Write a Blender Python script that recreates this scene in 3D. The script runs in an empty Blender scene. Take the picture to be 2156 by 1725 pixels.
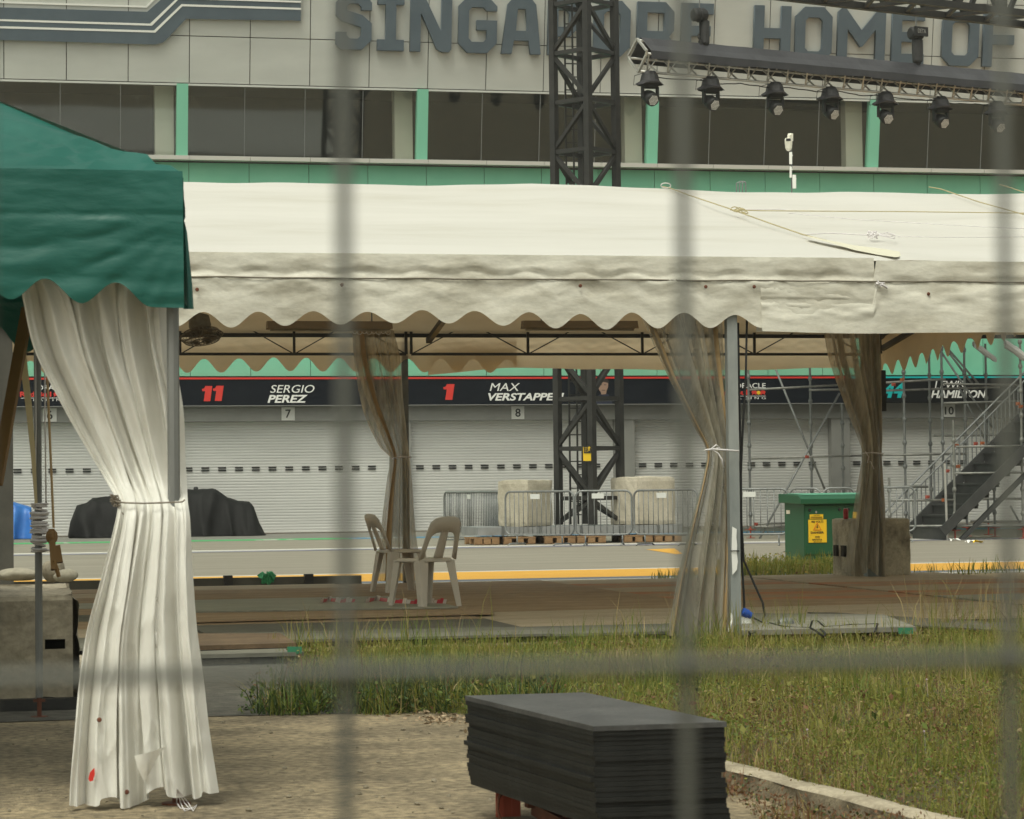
import bpy, bmesh, math, random
import numpy as np
from mathutils import Vector, Matrix
random.seed(7); rng = np.random.default_rng(7)
S = bpy.context.scene
COL = S.collection
R = math.radians
# ------------------------------------------------------------------ camera
LENS, SENSOR = 55.0, 22.3
FP = 2156 * LENS / SENSOR
YAW, PITCH, ROLL, CAMZ = R(12.5), math.atan(169 / FP), 0.0115, 1.12
F0 = Vector((math.sin(YAW), math.cos(YAW), 0)); R0 = Vector((math.cos(YAW), -math.sin(YAW), 0)); U0 = Vector((0, 0, 1))
FW = math.cos(PITCH) * F0 + math.sin(PITCH) * U0
UW = -math.sin(PITCH) * F0 + math.cos(PITCH) * U0
RT = math.cos(ROLL) * R0 - math.sin(ROLL) * UW
UP = math.sin(ROLL) * R0 + math.cos(ROLL) * UW
CP = Vector((0, 0, CAMZ))
cd = bpy.data.cameras.new('camera'); cam = bpy.data.objects.new('camera', cd); COL.objects.link(cam)
cd.lens = LENS; cd.sensor_width = SENSOR; cd.sensor_fit = 'HORIZONTAL'; cd.clip_start = 0.05; cd.clip_end = 2000
m = Matrix((RT, UP, -FW)).transposed().to_4x4(); m.translation = CP; cam.matrix_world = m
cd.dof.use_dof = True; cd.dof.focus_distance = 26.0; cd.dof.aperture_fstop = 9.5
S.camera = cam
# ------------------------------------------------------------------ sky, sun, exposure
SUN_EL, SUN_AZ = R(62), R(215)
W = bpy.data.worlds.new('World'); S.world = W; W.use_nodes = True
nt = W.node_tree; nt.nodes.clear()
sky = nt.nodes.new('ShaderNodeTexSky'); sky.sky_type = 'NISHITA'; sky.sun_disc = False
sky.sun_elevation = SUN_EL; sky.sun_rotation = SUN_AZ; sky.air_density = 1.0; sky.dust_density = 6.0; sky.ozone_density = 1.0
hs = nt.nodes.new('ShaderNodeHueSaturation'); hs.inputs['Saturation'].default_value = 0.12
tint = nt.nodes.new('ShaderNodeMix'); tint.data_type = 'RGBA'; tint.blend_type = 'MULTIPLY'
tint.inputs[0].default_value = 1.0; tint.inputs[7].default_value = (0.985, 1.0, 0.875, 1)
bg = nt.nodes.new('ShaderNodeBackground'); bg.inputs['Strength'].default_value = 0.15
wo = nt.nodes.new('ShaderNodeOutputWorld')
nt.links.new(sky.outputs[0], hs.inputs['Color']); nt.links.new(hs.outputs[0], tint.inputs[6])
nt.links.new(tint.outputs[2], bg.inputs['Color']); nt.links.new(bg.outputs[0], wo.inputs['Surface'])
sl = bpy.data.lights.new('sun', 'SUN'); sl.energy = 0.9; sl.angle = R(22); sl.color = (1.0, 0.985, 0.86)
so = bpy.data.objects.new('sun', sl); COL.objects.link(so); so.location = (0, 0, 40)
sd = Vector((math.sin(SUN_AZ) * math.cos(SUN_EL), math.cos(SUN_AZ) * math.cos(SUN_EL), math.sin(SUN_EL)))
so.rotation_euler = sd.to_track_quat('Z', 'Y').to_euler()
S.view_settings.view_transform = 'Standard'; S.view_settings.look = 'None'; S.view_settings.gamma = 1.0
S.view_settings.exposure = 0.16
S.cycles.max_bounces = 8; S.cycles.transparent_max_bounces = 16
# ------------------------------------------------------------------ helpers
def ray(x, y): return FW + RT * ((x - 1078.0) / FP) - UP * ((y - 862.5) / FP)
def G(x, y, z=0.0): d = ray(x, y); return CP + d * ((z - CAMZ) / d.z)          # a point of the level z seen there
def PY(x, y, Y): d = ray(x, y); return CP + d * (Y / d.y)                          # a point of the vertical plane at depth Y
def PN(x, y, o, n): d = ray(x, y); return CP + d * ((o - CP).dot(n) / d.dot(n))    # a point of any plane
TILT = 0.16
def FZ(X, z, out=0.0): return Vector((X, 68 - (TILT * (z - 10.13) if z > 10.13 else 0) - out, z))
def PF(x, y, out=0.0):
    n = Vector((0, 1, TILT)); o = FZ(0, 10.13, out); return PN(x, y, o, n)
V = Vector
def wloc(o):
    v = V((0, 0, 0))
    while o is not None: v = v + o.location; o = o.parent
    return v
def tag(o, label=None, cat=None, group=None, kind=None):
    if label: o['label'] = label
    if cat: o['category'] = cat
    if group: o['group'] = group
    if kind: o['kind'] = kind
    return o
def thing(name, label, cat, loc, group=None):
    o = bpy.data.objects.new(name, None); COL.objects.link(o); o.location = V(loc); o.empty_display_size = 0.1
    return tag(o, label, cat, group)
def copytree(o, parent=None):
    c = o.copy(); COL.objects.link(c); c.parent = parent
    for ch in list(o.children): copytree(ch, c)
    return c
def frame(d):
    d = V(d).normalized(); a = V((0, 0, 1)) if abs(d.z) < 0.9 else V((1, 0, 0))
    s = d.cross(a).normalized(); return d, s, s.cross(d).normalized()
class MB:
    def __init__(s): s.v = []; s.f = []; s.mi = []; s.cur = 0
    def add(s, vs, fs):
        n = len(s.v); s.v += [V(q) for q in vs]
        for f in fs: s.f.append(tuple(i + n for i in f)); s.mi.append(s.cur)
        return s
    def box(s, c, sz, rz=0.0, M=None):
        c = V(c); h = V(sz) / 2; rot = M or Matrix.Rotation(rz, 3, 'Z')
        vs = [c + rot @ V((x * h.x, y * h.y, z * h.z)) for x in (-1, 1) for y in (-1, 1) for z in (-1, 1)]
        return s.add(vs, [(0, 1, 3, 2), (4, 6, 7, 5), (0, 4, 5, 1), (2, 3, 7, 6), (0, 2, 6, 4), (1, 5, 7, 3)])
    def bar(s, p, q, w, h=None, side=None):
        p = V(p); q = V(q); h = h or w; d, a, b = frame(q - p)
        if side is not None: a = (V(side) - d * V(side).dot(d)).normalized(); b = a.cross(d)
        vs = [e + a * (i * w / 2) + b * (j * h / 2) for e in (p, q) for i, j in ((-1, -1), (1, -1), (1, 1), (-1, 1))]
        return s.add(vs, [(3, 2, 1, 0), (4, 5, 6, 7)] + [(i, (i + 1) % 4, (i + 1) % 4 + 4, i + 4) for i in range(4)])
    def tube(s, pts, r, n=8, cap=True, closed=False):
        pts = [V(q) for q in pts]; N = len(pts); rs = r if isinstance(r, (list, tuple)) else [r] * N; vs = []; pa = None
        for i in range(N):
            if closed: d = pts[(i + 1) % N] - pts[i - 1]
            else: d = pts[min(i + 1, N - 1)] - pts[max(i - 1, 0)]
            d.normalize()
            if pa is None: _, a, b = frame(d)
            else: a = (pa - d * pa.dot(d)); a.normalize(); b = d.cross(a)
            pa = a; b = d.cross(a)
            vs += [pts[i] + (a * math.cos(2 * math.pi * k / n) + b * math.sin(2 * math.pi * k / n)) * rs[i] for k in range(n)]
        fs = []
        for i in range(N if closed else N - 1):
            j = (i + 1) % N
            for k in range(n): fs.append((i * n + k, i * n + (k + 1) % n, j * n + (k + 1) % n, j * n + k))
        if cap and not closed: fs += [tuple(range(n))[::-1], tuple((N - 1) * n + k for k in range(n))]
        return s.add(vs, fs)
    def lathe(s, c, prof, n=16, axis=(0, 0, 1)):
        d, a, b = frame(axis); c = V(c); vs = []
        for r, z in prof: vs += [c + d * z + (a * math.cos(2 * math.pi * k / n) + b * math.sin(2 * math.pi * k / n)) * r for k in range(n)]
        fs = [(i * n + k, i * n + (k + 1) % n, (i + 1) * n + (k + 1) % n, (i + 1) * n + k) for i in range(len(prof) - 1) for k in range(n)]
        fs += [tuple(range(n))[::-1], tuple((len(prof) - 1) * n + k for k in range(n))]
        return s.add(vs, fs)
    def prism(s, poly, off):
        poly = [V(q) for q in poly]; n = len(poly); off = V(off)
        vs = poly + [q + off for q in poly]
        return s.add(vs, [tuple(range(n))[::-1], tuple(range(n, 2 * n))] + [(i, (i + 1) % n, (i + 1) % n + n, i + n) for i in range(n)])
    def poly(s, pts): return s.add(pts, [tuple(range(len(pts)))])
    def grid(s, P):          # P[i][j]
        a = len(P); b = len(P[0]); vs = [q for row in P for q in row]
        return s.add(vs, [(i * b + j, i * b + j + 1, (i + 1) * b + j + 1, (i + 1) * b + j) for i in range(a - 1) for j in range(b - 1)])
    def build(s, name, mats, parent=None, smooth=False, base=None, fixn=True, bev=0.0):
        if not isinstance(mats, (list, tuple)): mats = [mats]
        if parent is not None: o0 = wloc(parent)
        elif base is not None: o0 = V(base)
        else:
            xs = [q.x for q in s.v]; ys = [q.y for q in s.v]; zs = [q.z for q in s.v]
            o0 = V(((min(xs) + max(xs)) / 2, (min(ys) + max(ys)) / 2, min(zs)))
        me = bpy.data.meshes.new(name); me.from_pydata([(q - o0)[:] for q in s.v], [], s.f)
        for mt in mats: me.materials.append(mt)
        if len(mats) > 1: me.polygons.foreach_set('material_index', s.mi)
        if fixn:
            bm = bmesh.new(); bm.from_mesh(me); bmesh.ops.recalc_face_normals(bm, faces=bm.faces)
            if bev: bmesh.ops.bevel(bm, geom=bm.edges[:], offset=bev, segments=2, affect='EDGES', profile=0.6)
            bm.to_mesh(me); bm.free()
        if smooth: me.polygons.foreach_set('use_smooth', [True] * len(me.polygons))
        me.update()
        o = bpy.data.objects.new(name, me); COL.objects.link(o)
        if parent is not None: o.parent = parent
        else: o.location = o0
        return o
def wr(x, y, seed, oct=4, k0=1.0, pers=0.55):      # smooth pseudo noise
    r = random.Random(seed); t = 0; a = 1.0; k = k0
    for _ in range(oct):
        th = r.uniform(0, 6.28); p1 = r.uniform(0, 6.28); p2 = r.uniform(0, 6.28)
        t += a * math.sin(k * (x * math.cos(th) + y * math.sin(th)) + p1) * math.cos(0.83 * k * (y * math.cos(th) - x * math.sin(th)) + p2)
        a *= pers; k *= 1.9
    return t
def lerp(a, b, t): return a + (b - a) * t
def interp(rows, y):
    for i in range(len(rows) - 1):
        if y <= rows[i + 1][0]:
            t = (y - rows[i][0]) / (rows[i + 1][0] - rows[i][0]); t = max(0, min(1, t))
            return [lerp(a, b, t) for a, b in zip(rows[i][1:], rows[i + 1][1:])]
    return list(rows[-1][1:])
def smoothrows(rows, n):   # monotone-ish catmull through rows
    out = []
    K = len(rows)
    for i in range(n):
        y = lerp(rows[0][0], rows[-1][0], i / (n - 1))
        j = max(k for k in range(K - 1) if rows[k][0] <= y + 1e-9); t = (y - rows[j][0]) / (rows[j + 1][0] - rows[j][0])
        p0 = rows[max(j - 1, 0)]; p1 = rows[j]; p2 = rows[j + 1]; p3 = rows[min(j + 2, K - 1)]
        q = [y]
        for c in range(1, len(p1)):
            m1 = (p2[c] - p0[c]) / max(p2[0] - p0[0], 1e-6) * (p2[0] - p1[0]); m2 = (p3[c] - p1[c]) / max(p3[0] - p1[0], 1e-6) * (p2[0] - p1[0])
            q.append((2 * t**3 - 3 * t**2 + 1) * p1[c] + (t**3 - 2 * t**2 + t) * m1 + (-2 * t**3 + 3 * t**2) * p2[c] + (t**3 - t**2) * m2)
        out.append(q)
    return out
# ------------------------------------------------------------------ materials
MATS = {}
def M(name, c, r=0.65, metal=0.0, c2=None, vs=2.5, bump=0.0, bs=30.0, st=(1, 1, 1), lo=0.35, hi=0.7, spec=0.5, trans=0.0, alpha=1.0, c3=None, fine=0.0, bst=None):
    if name in MATS: return MATS[name]
    mt = bpy.data.materials.new(name); MATS[name] = mt; mt.use_nodes = True; t = mt.node_tree; N = t.nodes; L = t.links
    b = N['Principled BSDF']; out = N['Material Output']
    b.inputs['Roughness'].default_value = r; b.inputs['Metallic'].default_value = metal; b.inputs['Specular IOR Level'].default_value = spec
    b.inputs['Base Color'].default_value = (*c, 1)
    tc = N.new('ShaderNodeTexCoord'); mp = N.new('ShaderNodeMapping'); mp.inputs['Scale'].default_value = st; L.new(tc.outputs['Object'], mp.inputs[0])
    colout = None
    if c2 is not None:
        nz = N.new('ShaderNodeTexNoise'); nz.inputs['Scale'].default_value = vs; nz.inputs['Detail'].default_value = 7; nz.inputs['Roughness'].default_value = 0.62
        L.new(mp.outputs[0], nz.inputs['Vector'])
        rp = N.new('ShaderNodeValToRGB'); rp.color_ramp.elements[0].position = lo; rp.color_ramp.elements[1].position = hi
        rp.color_ramp.elements[0].color = (*c, 1); rp.color_ramp.elements[1].color = (*c2, 1)
        if c3 is not None: e = rp.color_ramp.elements.new((lo + hi) / 2); e.color = (*c3, 1)
        L.new(nz.outputs[0], rp.inputs[0]); colout = rp.outputs[0]
        if fine:
            n2 = N.new('ShaderNodeTexNoise'); n2.inputs['Scale'].default_value = vs * 14; n2.inputs['Detail'].default_value = 5; L.new(mp.outputs[0], n2.inputs['Vector'])
            mr = N.new('ShaderNodeMapRange'); mr.inputs[1].default_value = 0.3; mr.inputs[2].default_value = 0.7; mr.inputs[3].default_value = 1 - fine; mr.inputs[4].default_value = 1 + fine
            L.new(n2.outputs[0], mr.inputs[0]); mx = N.new('ShaderNodeMix'); mx.data_type = 'RGBA'; mx.blend_type = 'MULTIPLY'; mx.inputs[0].default_value = 1
            L.new(colout, mx.inputs[6]); L.new(mr.outputs[0], mx.inputs[7]); colout = mx.outputs[2]
        L.new(colout, b.inputs['Base Color'])
    bp = None
    if bump:
        nb = N.new('ShaderNodeTexNoise'); nb.inputs['Scale'].default_value = bs; nb.inputs['Detail'].default_value = 6
        if bst:
            m2 = N.new('ShaderNodeMapping'); m2.inputs['Scale'].default_value = bst; L.new(tc.outputs['Object'], m2.inputs[0]); L.new(m2.outputs[0], nb.inputs['Vector'])
        else: L.new(mp.outputs[0], nb.inputs['Vector'])
        bp = N.new('ShaderNodeBump'); bp.inputs['Strength'].default_value = bump; bp.inputs['Distance'].default_value = 0.02
        L.new(nb.outputs[0], bp.inputs['Height']); L.new(bp.outputs[0], b.inputs['Normal'])
    if trans:
        tr = N.new('ShaderNodeBsdfTranslucent'); tr.inputs[0].default_value = (*c, 1)
        if colout is not None: L.new(colout, tr.inputs[0])
        if bp: L.new(bp.outputs[0], tr.inputs['Normal'])
        ms = N.new('ShaderNodeMixShader'); ms.inputs[0].default_value = trans; L.new(b.outputs[0], ms.inputs[1]); L.new(tr.outputs[0], ms.inputs[2]); L.new(ms.outputs[0], out.inputs[0])
    if alpha < 1:
        tp = N.new('ShaderNodeBsdfTransparent'); ms = N.new('ShaderNodeMixShader'); ms.inputs[0].default_value = alpha
        src = out.inputs[0].links[0].from_socket; L.new(tp.outputs[0], ms.inputs[1]); L.new(src, ms.inputs[2]); L.new(ms.outputs[0], out.inputs[0])
        if colout is not None:
            mr = N.new('ShaderNodeMapRange'); mr.inputs[1].default_value = 0.3; mr.inputs[2].default_value = 0.7; mr.inputs[3].default_value = alpha - 0.18; mr.inputs[4].default_value = alpha + 0.22
            L.new(nz.outputs[0], mr.inputs[0]); L.new(mr.outputs[0], ms.inputs[0])
    return mt
m_clad = M('grey cladding', (.44, .45, .42), .42, c2=(.52, .53, .495), vs=.35, st=(1, 1, 3), bump=.05, bs=2)
m_joint = M('dark joint', (.10, .09, .08), .8)
m_green = M('mint green panel', (.16, .47, .315), .5, c2=(.205, .53, .365), vs=.5)
m_letter = M('slate blue letter', (.072, .098, .122), .5, c2=(.09, .12, .145), vs=1.5)
m_white = M('white paint', (.78, .78, .74), .5)
m_lintel = M('grey lintel', (.20, .20, .185), .7, c2=(.25, .25, .23), vs=1)
m_shut = M('silver shutter', (.58, .58, .555), .36, metal=.12, c2=(.69, .69, .66), vs=.6, st=(.3, 1, 2))
m_slot = M('black slot', (.008, .008, .008), .9)
m_glass = None
m_navy = M('navy banner', (.0075, .0095, .014), .8, spec=.06, c2=(.010, .0125, .018), vs=2)
m_black = M('black banner', (.008, .009, .010), .75, spec=.12)
m_red = M('red print', (.62, .03, .02), .55)
m_teal = M('teal print', (.0, .42, .42), .5)
m_print = M('white print', (.75, .75, .72), .6)
m_steelblk = M('black steel', (.016, .016, .015), .5, c2=(.03, .029, .026), vs=5, bump=.1, bs=60)
m_galv = M('galvanised steel', (.17, .18, .175), .5, metal=.35, c2=(.25, .26, .255), vs=7, bump=.05)
m_galvd = M('weathered galvanised steel', (.13, .14, .14), .5, metal=.4, c2=(.21, .215, .205), vs=6)
m_scaf = M('scaffold tube', (.16, .165, .15), .5, metal=.35, c2=(.27, .27, .245), vs=9, st=(1, 1, .4))
m_alu = M('aluminium', (.55, .54, .50), .4, metal=.6, c2=(.45, .44, .41), vs=5)
m_cover = M('black tarpaulin', (.007, .007, .007), .7, c2=(.013, .013, .013), vs=3, bump=.5, bs=5, spec=.2)
m_blue = M('blue tarpaulin', (.02, .12, .42), .45, c2=(.03, .17, .5), vs=3, bump=.3, bs=8)
m_conc = M('pale concrete', (.34, .31, .235), .9, c2=(.46, .42, .33), vs=2.5, bump=.5, bs=14, fine=.12)
m_concg = M('weathered concrete', (.19, .17, .13), .92, c2=(.42, .365, .265), c3=(.31, .27, .20), vs=2.2, bump=.6, bs=16, fine=.18, lo=.3, hi=.72)
m_wood = M('pallet wood', (.23, .13, .06), .8, c2=(.34, .21, .10), vs=6, st=(1, 1, 5))
m_pale = M('plastic chair', (.58, .535, .455), .42, c2=(.64, .59, .51), vs=3)
m_canvas = M('white roof canvas', (.66, .64, .565), .55, c2=(.79, .775, .725), c3=(.745, .73, .675), vs=1.1, st=(.35, 1, 3), lo=.25, hi=.62, bump=.3, bs=3.0, bst=(.6, 1.6, 3), trans=.26)
m_val = M('soiled valance canvas', (.40, .375, .30), .5, c2=(.70, .675, .585), c3=(.58, .55, .46), vs=2.2, st=(.8, 1, 2.0), bump=.5, bs=4.5, bst=(1.1, 1, 2.4), trans=.14, fine=.06, lo=.26, hi=.56)
m_rear = M('tan backlit canvas', (.58, .48, .33), .6, c2=(.65, .55, .39), vs=1.5, bump=.2, bs=4, trans=.55)  # tan stands in for warm light coming through dirty white canvas
m_gcan = M('green canvas', (.0065, .098, .077), .40, c2=(.010, .118, .094), vs=2.0, bump=.25, bs=9, bst=(.7, 1, 2.2), trans=.10)
m_curt = M('cream tarpaulin', (.79, .775, .715), .40, c2=(.85, .835, .785), vs=2.2, st=(2.2, 1, .6), bump=.5, bs=9, trans=.20)
m_pvc = M('cloudy clear plastic', (.34, .31, .235), .22, c2=(.58, .545, .455), vs=5, st=(3.0, 1, .35), bump=.15, bs=14, alpha=.60, spec=.7, trans=.4)
m_pvcb = M('dirty brown plastic', (.36, .315, .225), .3, c2=(.60, .55, .44), vs=5, st=(3.0, 1, .35), bump=.15, bs=14, alpha=.66, spec=.6, trans=.45)
m_hem = M('tan hem', (.36, .24, .11), .6, c2=(.44, .31, .16), vs=6)
m_rope = M('yellowed rope', (.42, .36, .2), .8)
m_wrope = M('white rope', (.60, .57, .58), .8, c2=(.70, .67, .66), vs=20)
m_brown = M('brown wood', (.17, .09, .025), .7, c2=(.23, .13, .04), vs=5, st=(1, 1, .3))
m_rubber = M('black rubber', (.012, .012, .012), .6)
m_sheet = M('black board', (.0075, .0078, .0075), .55, c2=(.020, .0205, .019), vs=7, bump=.15, bs=30, spec=.25, st=(1, 1, 6), fine=.3)
m_cab = M('cabinet green', (.008, .078, .034), .5, c2=(.010, .092, .042), vs=2)
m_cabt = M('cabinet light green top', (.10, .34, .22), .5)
m_yel = M('yellow sign', (.78, .52, .02), .5)
m_blackp = M('black print', (.015, .015, .015), .6)
m_rust = M('rusty steel', (.10, .03, .015), .8, c2=(.17, .06, .03), vs=12)
m_redst = M('red painted steel', (.34, .06, .032), .6, c2=(.24, .045, .03), vs=6)
m_orange = M('orange clamp', (.30, .085, .025), .6)
m_skin = M('printed skin', (.30, .19, .135), .6)
m_hair = M('printed hair', (.03, .02, .015), .6)
m_hood = M('black rain hood', (.028, .027, .030), .5, c2=(.05, .048, .052), vs=6, bump=.3, bs=10)
m_lens = M('lamp lens', (.62, .62, .60), .15, c2=(.03, .03, .03), vs=60, lo=.45, hi=.55)
m_steelblu = M('fence wire', (.105, .108, .095), .55, metal=.25)
# ------------------------------------------------------------------ lettering
def letters(name, s, mat, parent, org, W_, H_, ext=0.01, shear=0.0, off=0.0, ux=(1, 0, 0), uz=(0, 0, 1), space=1.0):
    cu = bpy.data.curves.new(name, 'FONT'); cu.body = s; cu.shear = shear; cu.offset = off; cu.space_character = space; cu.resolution_u = 4; cu.extrude = 0.05
    t = bpy.data.objects.new(name, cu); COL.objects.link(t)
    dg = bpy.context.evaluated_depsgraph_get(); dg.update()
    me = bpy.data.meshes.new_from_object(t.evaluated_get(dg)); bpy.data.objects.remove(t); bpy.data.curves.remove(cu)
    n = len(me.vertices); co = np.empty(n * 3); me.vertices.foreach_get('co', co); co = co.reshape(-1, 3)
    mn = co.min(0); mx = co.max(0); q = (co - mn) / (mx - mn)
    ux = V(ux); uz = V(uz); nn = ux.cross(uz).normalized(); org = V(org) - wloc(parent)
    w = np.array(org)[None] + q[:, :1] * W_ * np.array(ux)[None] + q[:, 1:2] * H_ * np.array(uz)[None] + q[:, 2:3] * ext * np.array(nn)[None]
    me.vertices.foreach_set('co', w.reshape(-1)); me.materials.clear(); me.materials.append(mat); me.update()
    o = bpy.data.objects.new(name, me); COL.objects.link(o); o.parent = parent
    return o
def textpx(name, s, mat, parent, x0, y0, x1, y1, Yd, **k):   # writing between two seen corners on a wall at depth Yd
    a = PY(x0, y1, Yd); b = PY(x1, y1, Yd); c = PY(x0, y0, Yd)
    return letters(name, s, mat, parent, V((a.x, Yd, a.z)), b.x - a.x, c.z - a.z, **k)
def shape2d(name, loops, mat, parent, fn, ext):             # filled outline with holes, fn maps (x, y, out) to the world
    cu = bpy.data.curves.new(name, 'CURVE'); cu.dimensions = '2D'; cu.fill_mode = 'BOTH'; cu.extrude = 0.5
    for lp in loops:
        sp = cu.splines.new('POLY'); sp.points.add(len(lp) - 1); sp.use_cyclic_u = True
        for i, (x, y) in enumerate(lp): sp.points[i].co = (x, y, 0, 1)
    t = bpy.data.objects.new(name, cu); COL.objects.link(t)
    dg = bpy.context.evaluated_depsgraph_get(); dg.update()
    me = bpy.data.meshes.new_from_object(t.evaluated_get(dg)); bpy.data.objects.remove(t); bpy.data.curves.remove(cu)
    b0 = wloc(parent)
    for v in me.vertices: v.co = fn(v.co.x, v.co.y, (v.co.z + 0.5) * ext) - b0
    me.materials.clear(); me.materials.append(mat)
    bm = bmesh.new(); bm.from_mesh(me); bmesh.ops.recalc_face_normals(bm, faces=bm.faces); bm.to_mesh(me); bm.free()
    o = bpy.data.objects.new(name, me); COL.objects.link(o); o.parent = parent
    return o
# ------------------------------------------------------------------ setting: ground, asphalt, painted lines
m_ground = M('sandy ground', (.145, .115, .072), .95, c2=(.34, .27, .165), c3=(.225, .18, .112), vs=1.7, st=(1, 1, 1), bump=1.0, bs=60, fine=.5, lo=.34, hi=.66)
m_soil = M('verge soil', (.040, .030, .013), .95, c2=(.09, .068, .03), vs=3, bump=.6, bs=25)
m_gravel = M('dark gravel', (.055, .052, .042), .95, c2=(.14, .13, .105), vs=9, bump=.8, bs=60, fine=.3)
m_asph = M('pit lane asphalt', (.21, .19, .15), .85, c2=(.275, .253, .203), vs=.7, st=(.25, 2.2, 1), bump=.15, bs=60, fine=.10)
m_apron = M('apron concrete', (.16, .155, .135), .85, c2=(.21, .20, .175), vs=.8, st=(.4, 2, 1), fine=.08)
m_sand = M('pale sand', (.40, .315, .19), .95, c2=(.50, .40, .26), vs=2.5, bump=.5, bs=30, fine=.15)
m_yline = M('yellow line paint', (.60, .31, .035), .7, c2=(.68, .37, .055), vs=2, st=(.3, 3, 1), fine=.12)
m_wline = M('white line paint', (.62, .60, .54), .7, c2=(.42, .40, .36), vs=3, st=(.4, 2, 1))
m_bline = M('blue line paint', (.07, .10, .16), .7, c2=(.20, .21, .22), vs=3, st=(.3, 2, 1))
m_gline = M('green stripe paint', (.06, .38, .13), .7, c2=(.45, .47, .40), vs=.7, st=(1.2, .2, 1), lo=.56, hi=.58)
m_cline = M('blue stripe paint', (.05, .19, .33), .7, c2=(.42, .44, .42), vs=.8, st=(1.2, .3, 1), lo=.50, hi=.53)
def sheet(name, x0, x1, y0, y1, z, mat, kind='structure', n=1):
    b = MB(); P = [[V((lerp(x0, x1, i / n), lerp(y0, y1, j / n), z)) for j in range(n + 1)] for i in range(n + 1)]
    b.grid(P); o = b.build(name, mat, base=(0, 0, 0), fixn=False); o.data.flip_normals() if o.data.polygons[0].normal.z < 0 else None
    return tag(o, kind=kind)
sheet('ground', -400, 500, -60, 700, 0, m_ground)
sheet('pit_lane', -150, 250, 29.9, 60.5, .004, m_asph)
sheet('garage_apron', -150, 250, 60.5, 68.3, .004, m_apron)
sheet('yellow_line', -150, 250, 30.95, 33.8, .008, m_yline)
sheet('white_line', -150, 250, 33.8, 34.1, .008, m_wline)
sheet('blue_line', -150, 250, 30.35, 30.95, .008, m_bline)
sheet('white_edge_line', -150, 250, 29.75, 30.35, .008, m_wline)
sheet('fast_lane_line', -150, 250, 48.6, 49.5, .008, m_wline)
sheet('purple_line', -150, 250, 47.7, 48.6, .008, M('purple line paint', (.12, .12, .19), .7, c2=(.32, .31, .32), vs=.8, st=(.8, .5, 1)))
sheet('green_stripe', -60, 9.2, 58.8, 60.4, .008, m_gline)
sheet('blue_stripe', 9.2, 40, 58.8, 60.4, .008, m_cline)
b = MB(); q = [G(x, y, .008) for x, y in ((1360, 1157), (1420, 1155), (1437, 1166), (1424, 1167))]; b.poly(q)
tag(b.build('orange_mark', m_yline, fixn=False), kind='structure')
sheet('sand_strip', 9.6, 40, 26.8, 29.75, .006, m_sand)
def polysheet(name, px, z, mat, kind='structure'):
    b = MB(); b.poly([G(x, y, z) for x, y in px]); o = b.build(name, mat, fixn=False)
    if o.data.polygons[0].normal.z < 0: o.data.flip_normals()
    return tag(o, kind=kind)
# dark gravel drain in front of the floor and the soil under the grass
b = MB()
for i in range(24):
    t0, t1 = i / 24, (i + 1) / 24
    y = [lerp(-4, 3.2, t) for t in (t0, t1)]
    b.add([(y[0], 12.75 + .15 * wr(y[0], 0, 3), .004), (y[1], 12.75 + .15 * wr(y[1], 0, 3), .004), (y[1], 17.4, .004), (y[0], 17.4, .004)], [(0, 1, 2, 3)])
tag(b.build('gravel_strip', m_gravel, fixn=False), kind='structure')
KP = [G(1540, 1617, .075), G(1745, 1665, .075), G(1960, 1722, .075)]
ksl = (KP[2].x - KP[0].x) / (KP[2].y - KP[0].y)
def kx(y): return KP[0].x + ksl * (y - KP[0].y)
GRASS = [(1.9, 13.1), (2.1, 12.75), (2.55, 12.5), (kx(11.2) + .08, 11.2), (kx(9.6) + .08, 9.6), (kx(7.2) + .08, 7.2), (kx(5.5) + .08, 5.5), (12, 5.5), (14, 17.3), (7.6, 18.2), (2.2, 17.6), (2.0, 15)]
b = MB(); b.poly([(x, y, .006) for x, y in GRASS]); tag(b.build('verge_soil', m_soil, fixn=False), kind='structure')
# kerb beside the grass
b = MB(); prof = [(-.008, .062), (.004, .072), (.085, .075), (.10, .062), (.105, 0)]; P = []; P2 = []
for i in range(240):
    y = lerp(4.5, 11.6, i / 239); x = kx(y) + .008 * wr(y * 2, 0, 5)
    chip = .012 * max(0, wr(y * 5, 2, 9) - .5)
    P.append([V((x + px + (.006 * wr(y * 11, pz * 60, 8) + chip * (.05 < pz < .092)), y, pz * (1.0 + .05 * wr(y * .8, 0, 4)) - chip * (pz > .07))) for px, pz in prof])
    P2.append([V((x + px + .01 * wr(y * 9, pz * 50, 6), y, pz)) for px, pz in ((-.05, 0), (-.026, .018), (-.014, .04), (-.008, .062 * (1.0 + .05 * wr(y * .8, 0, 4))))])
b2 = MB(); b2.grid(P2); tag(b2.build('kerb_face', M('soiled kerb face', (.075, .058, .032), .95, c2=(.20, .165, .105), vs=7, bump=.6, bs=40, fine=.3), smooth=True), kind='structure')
b.grid(P); tag(b.build('kerb', M('kerb concrete', (.17, .14, .09), .95, c2=(.40, .345, .25), vs=4, bump=.4, bs=40, fine=.2, lo=.3, hi=.55), smooth=True), kind='structure')
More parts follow.
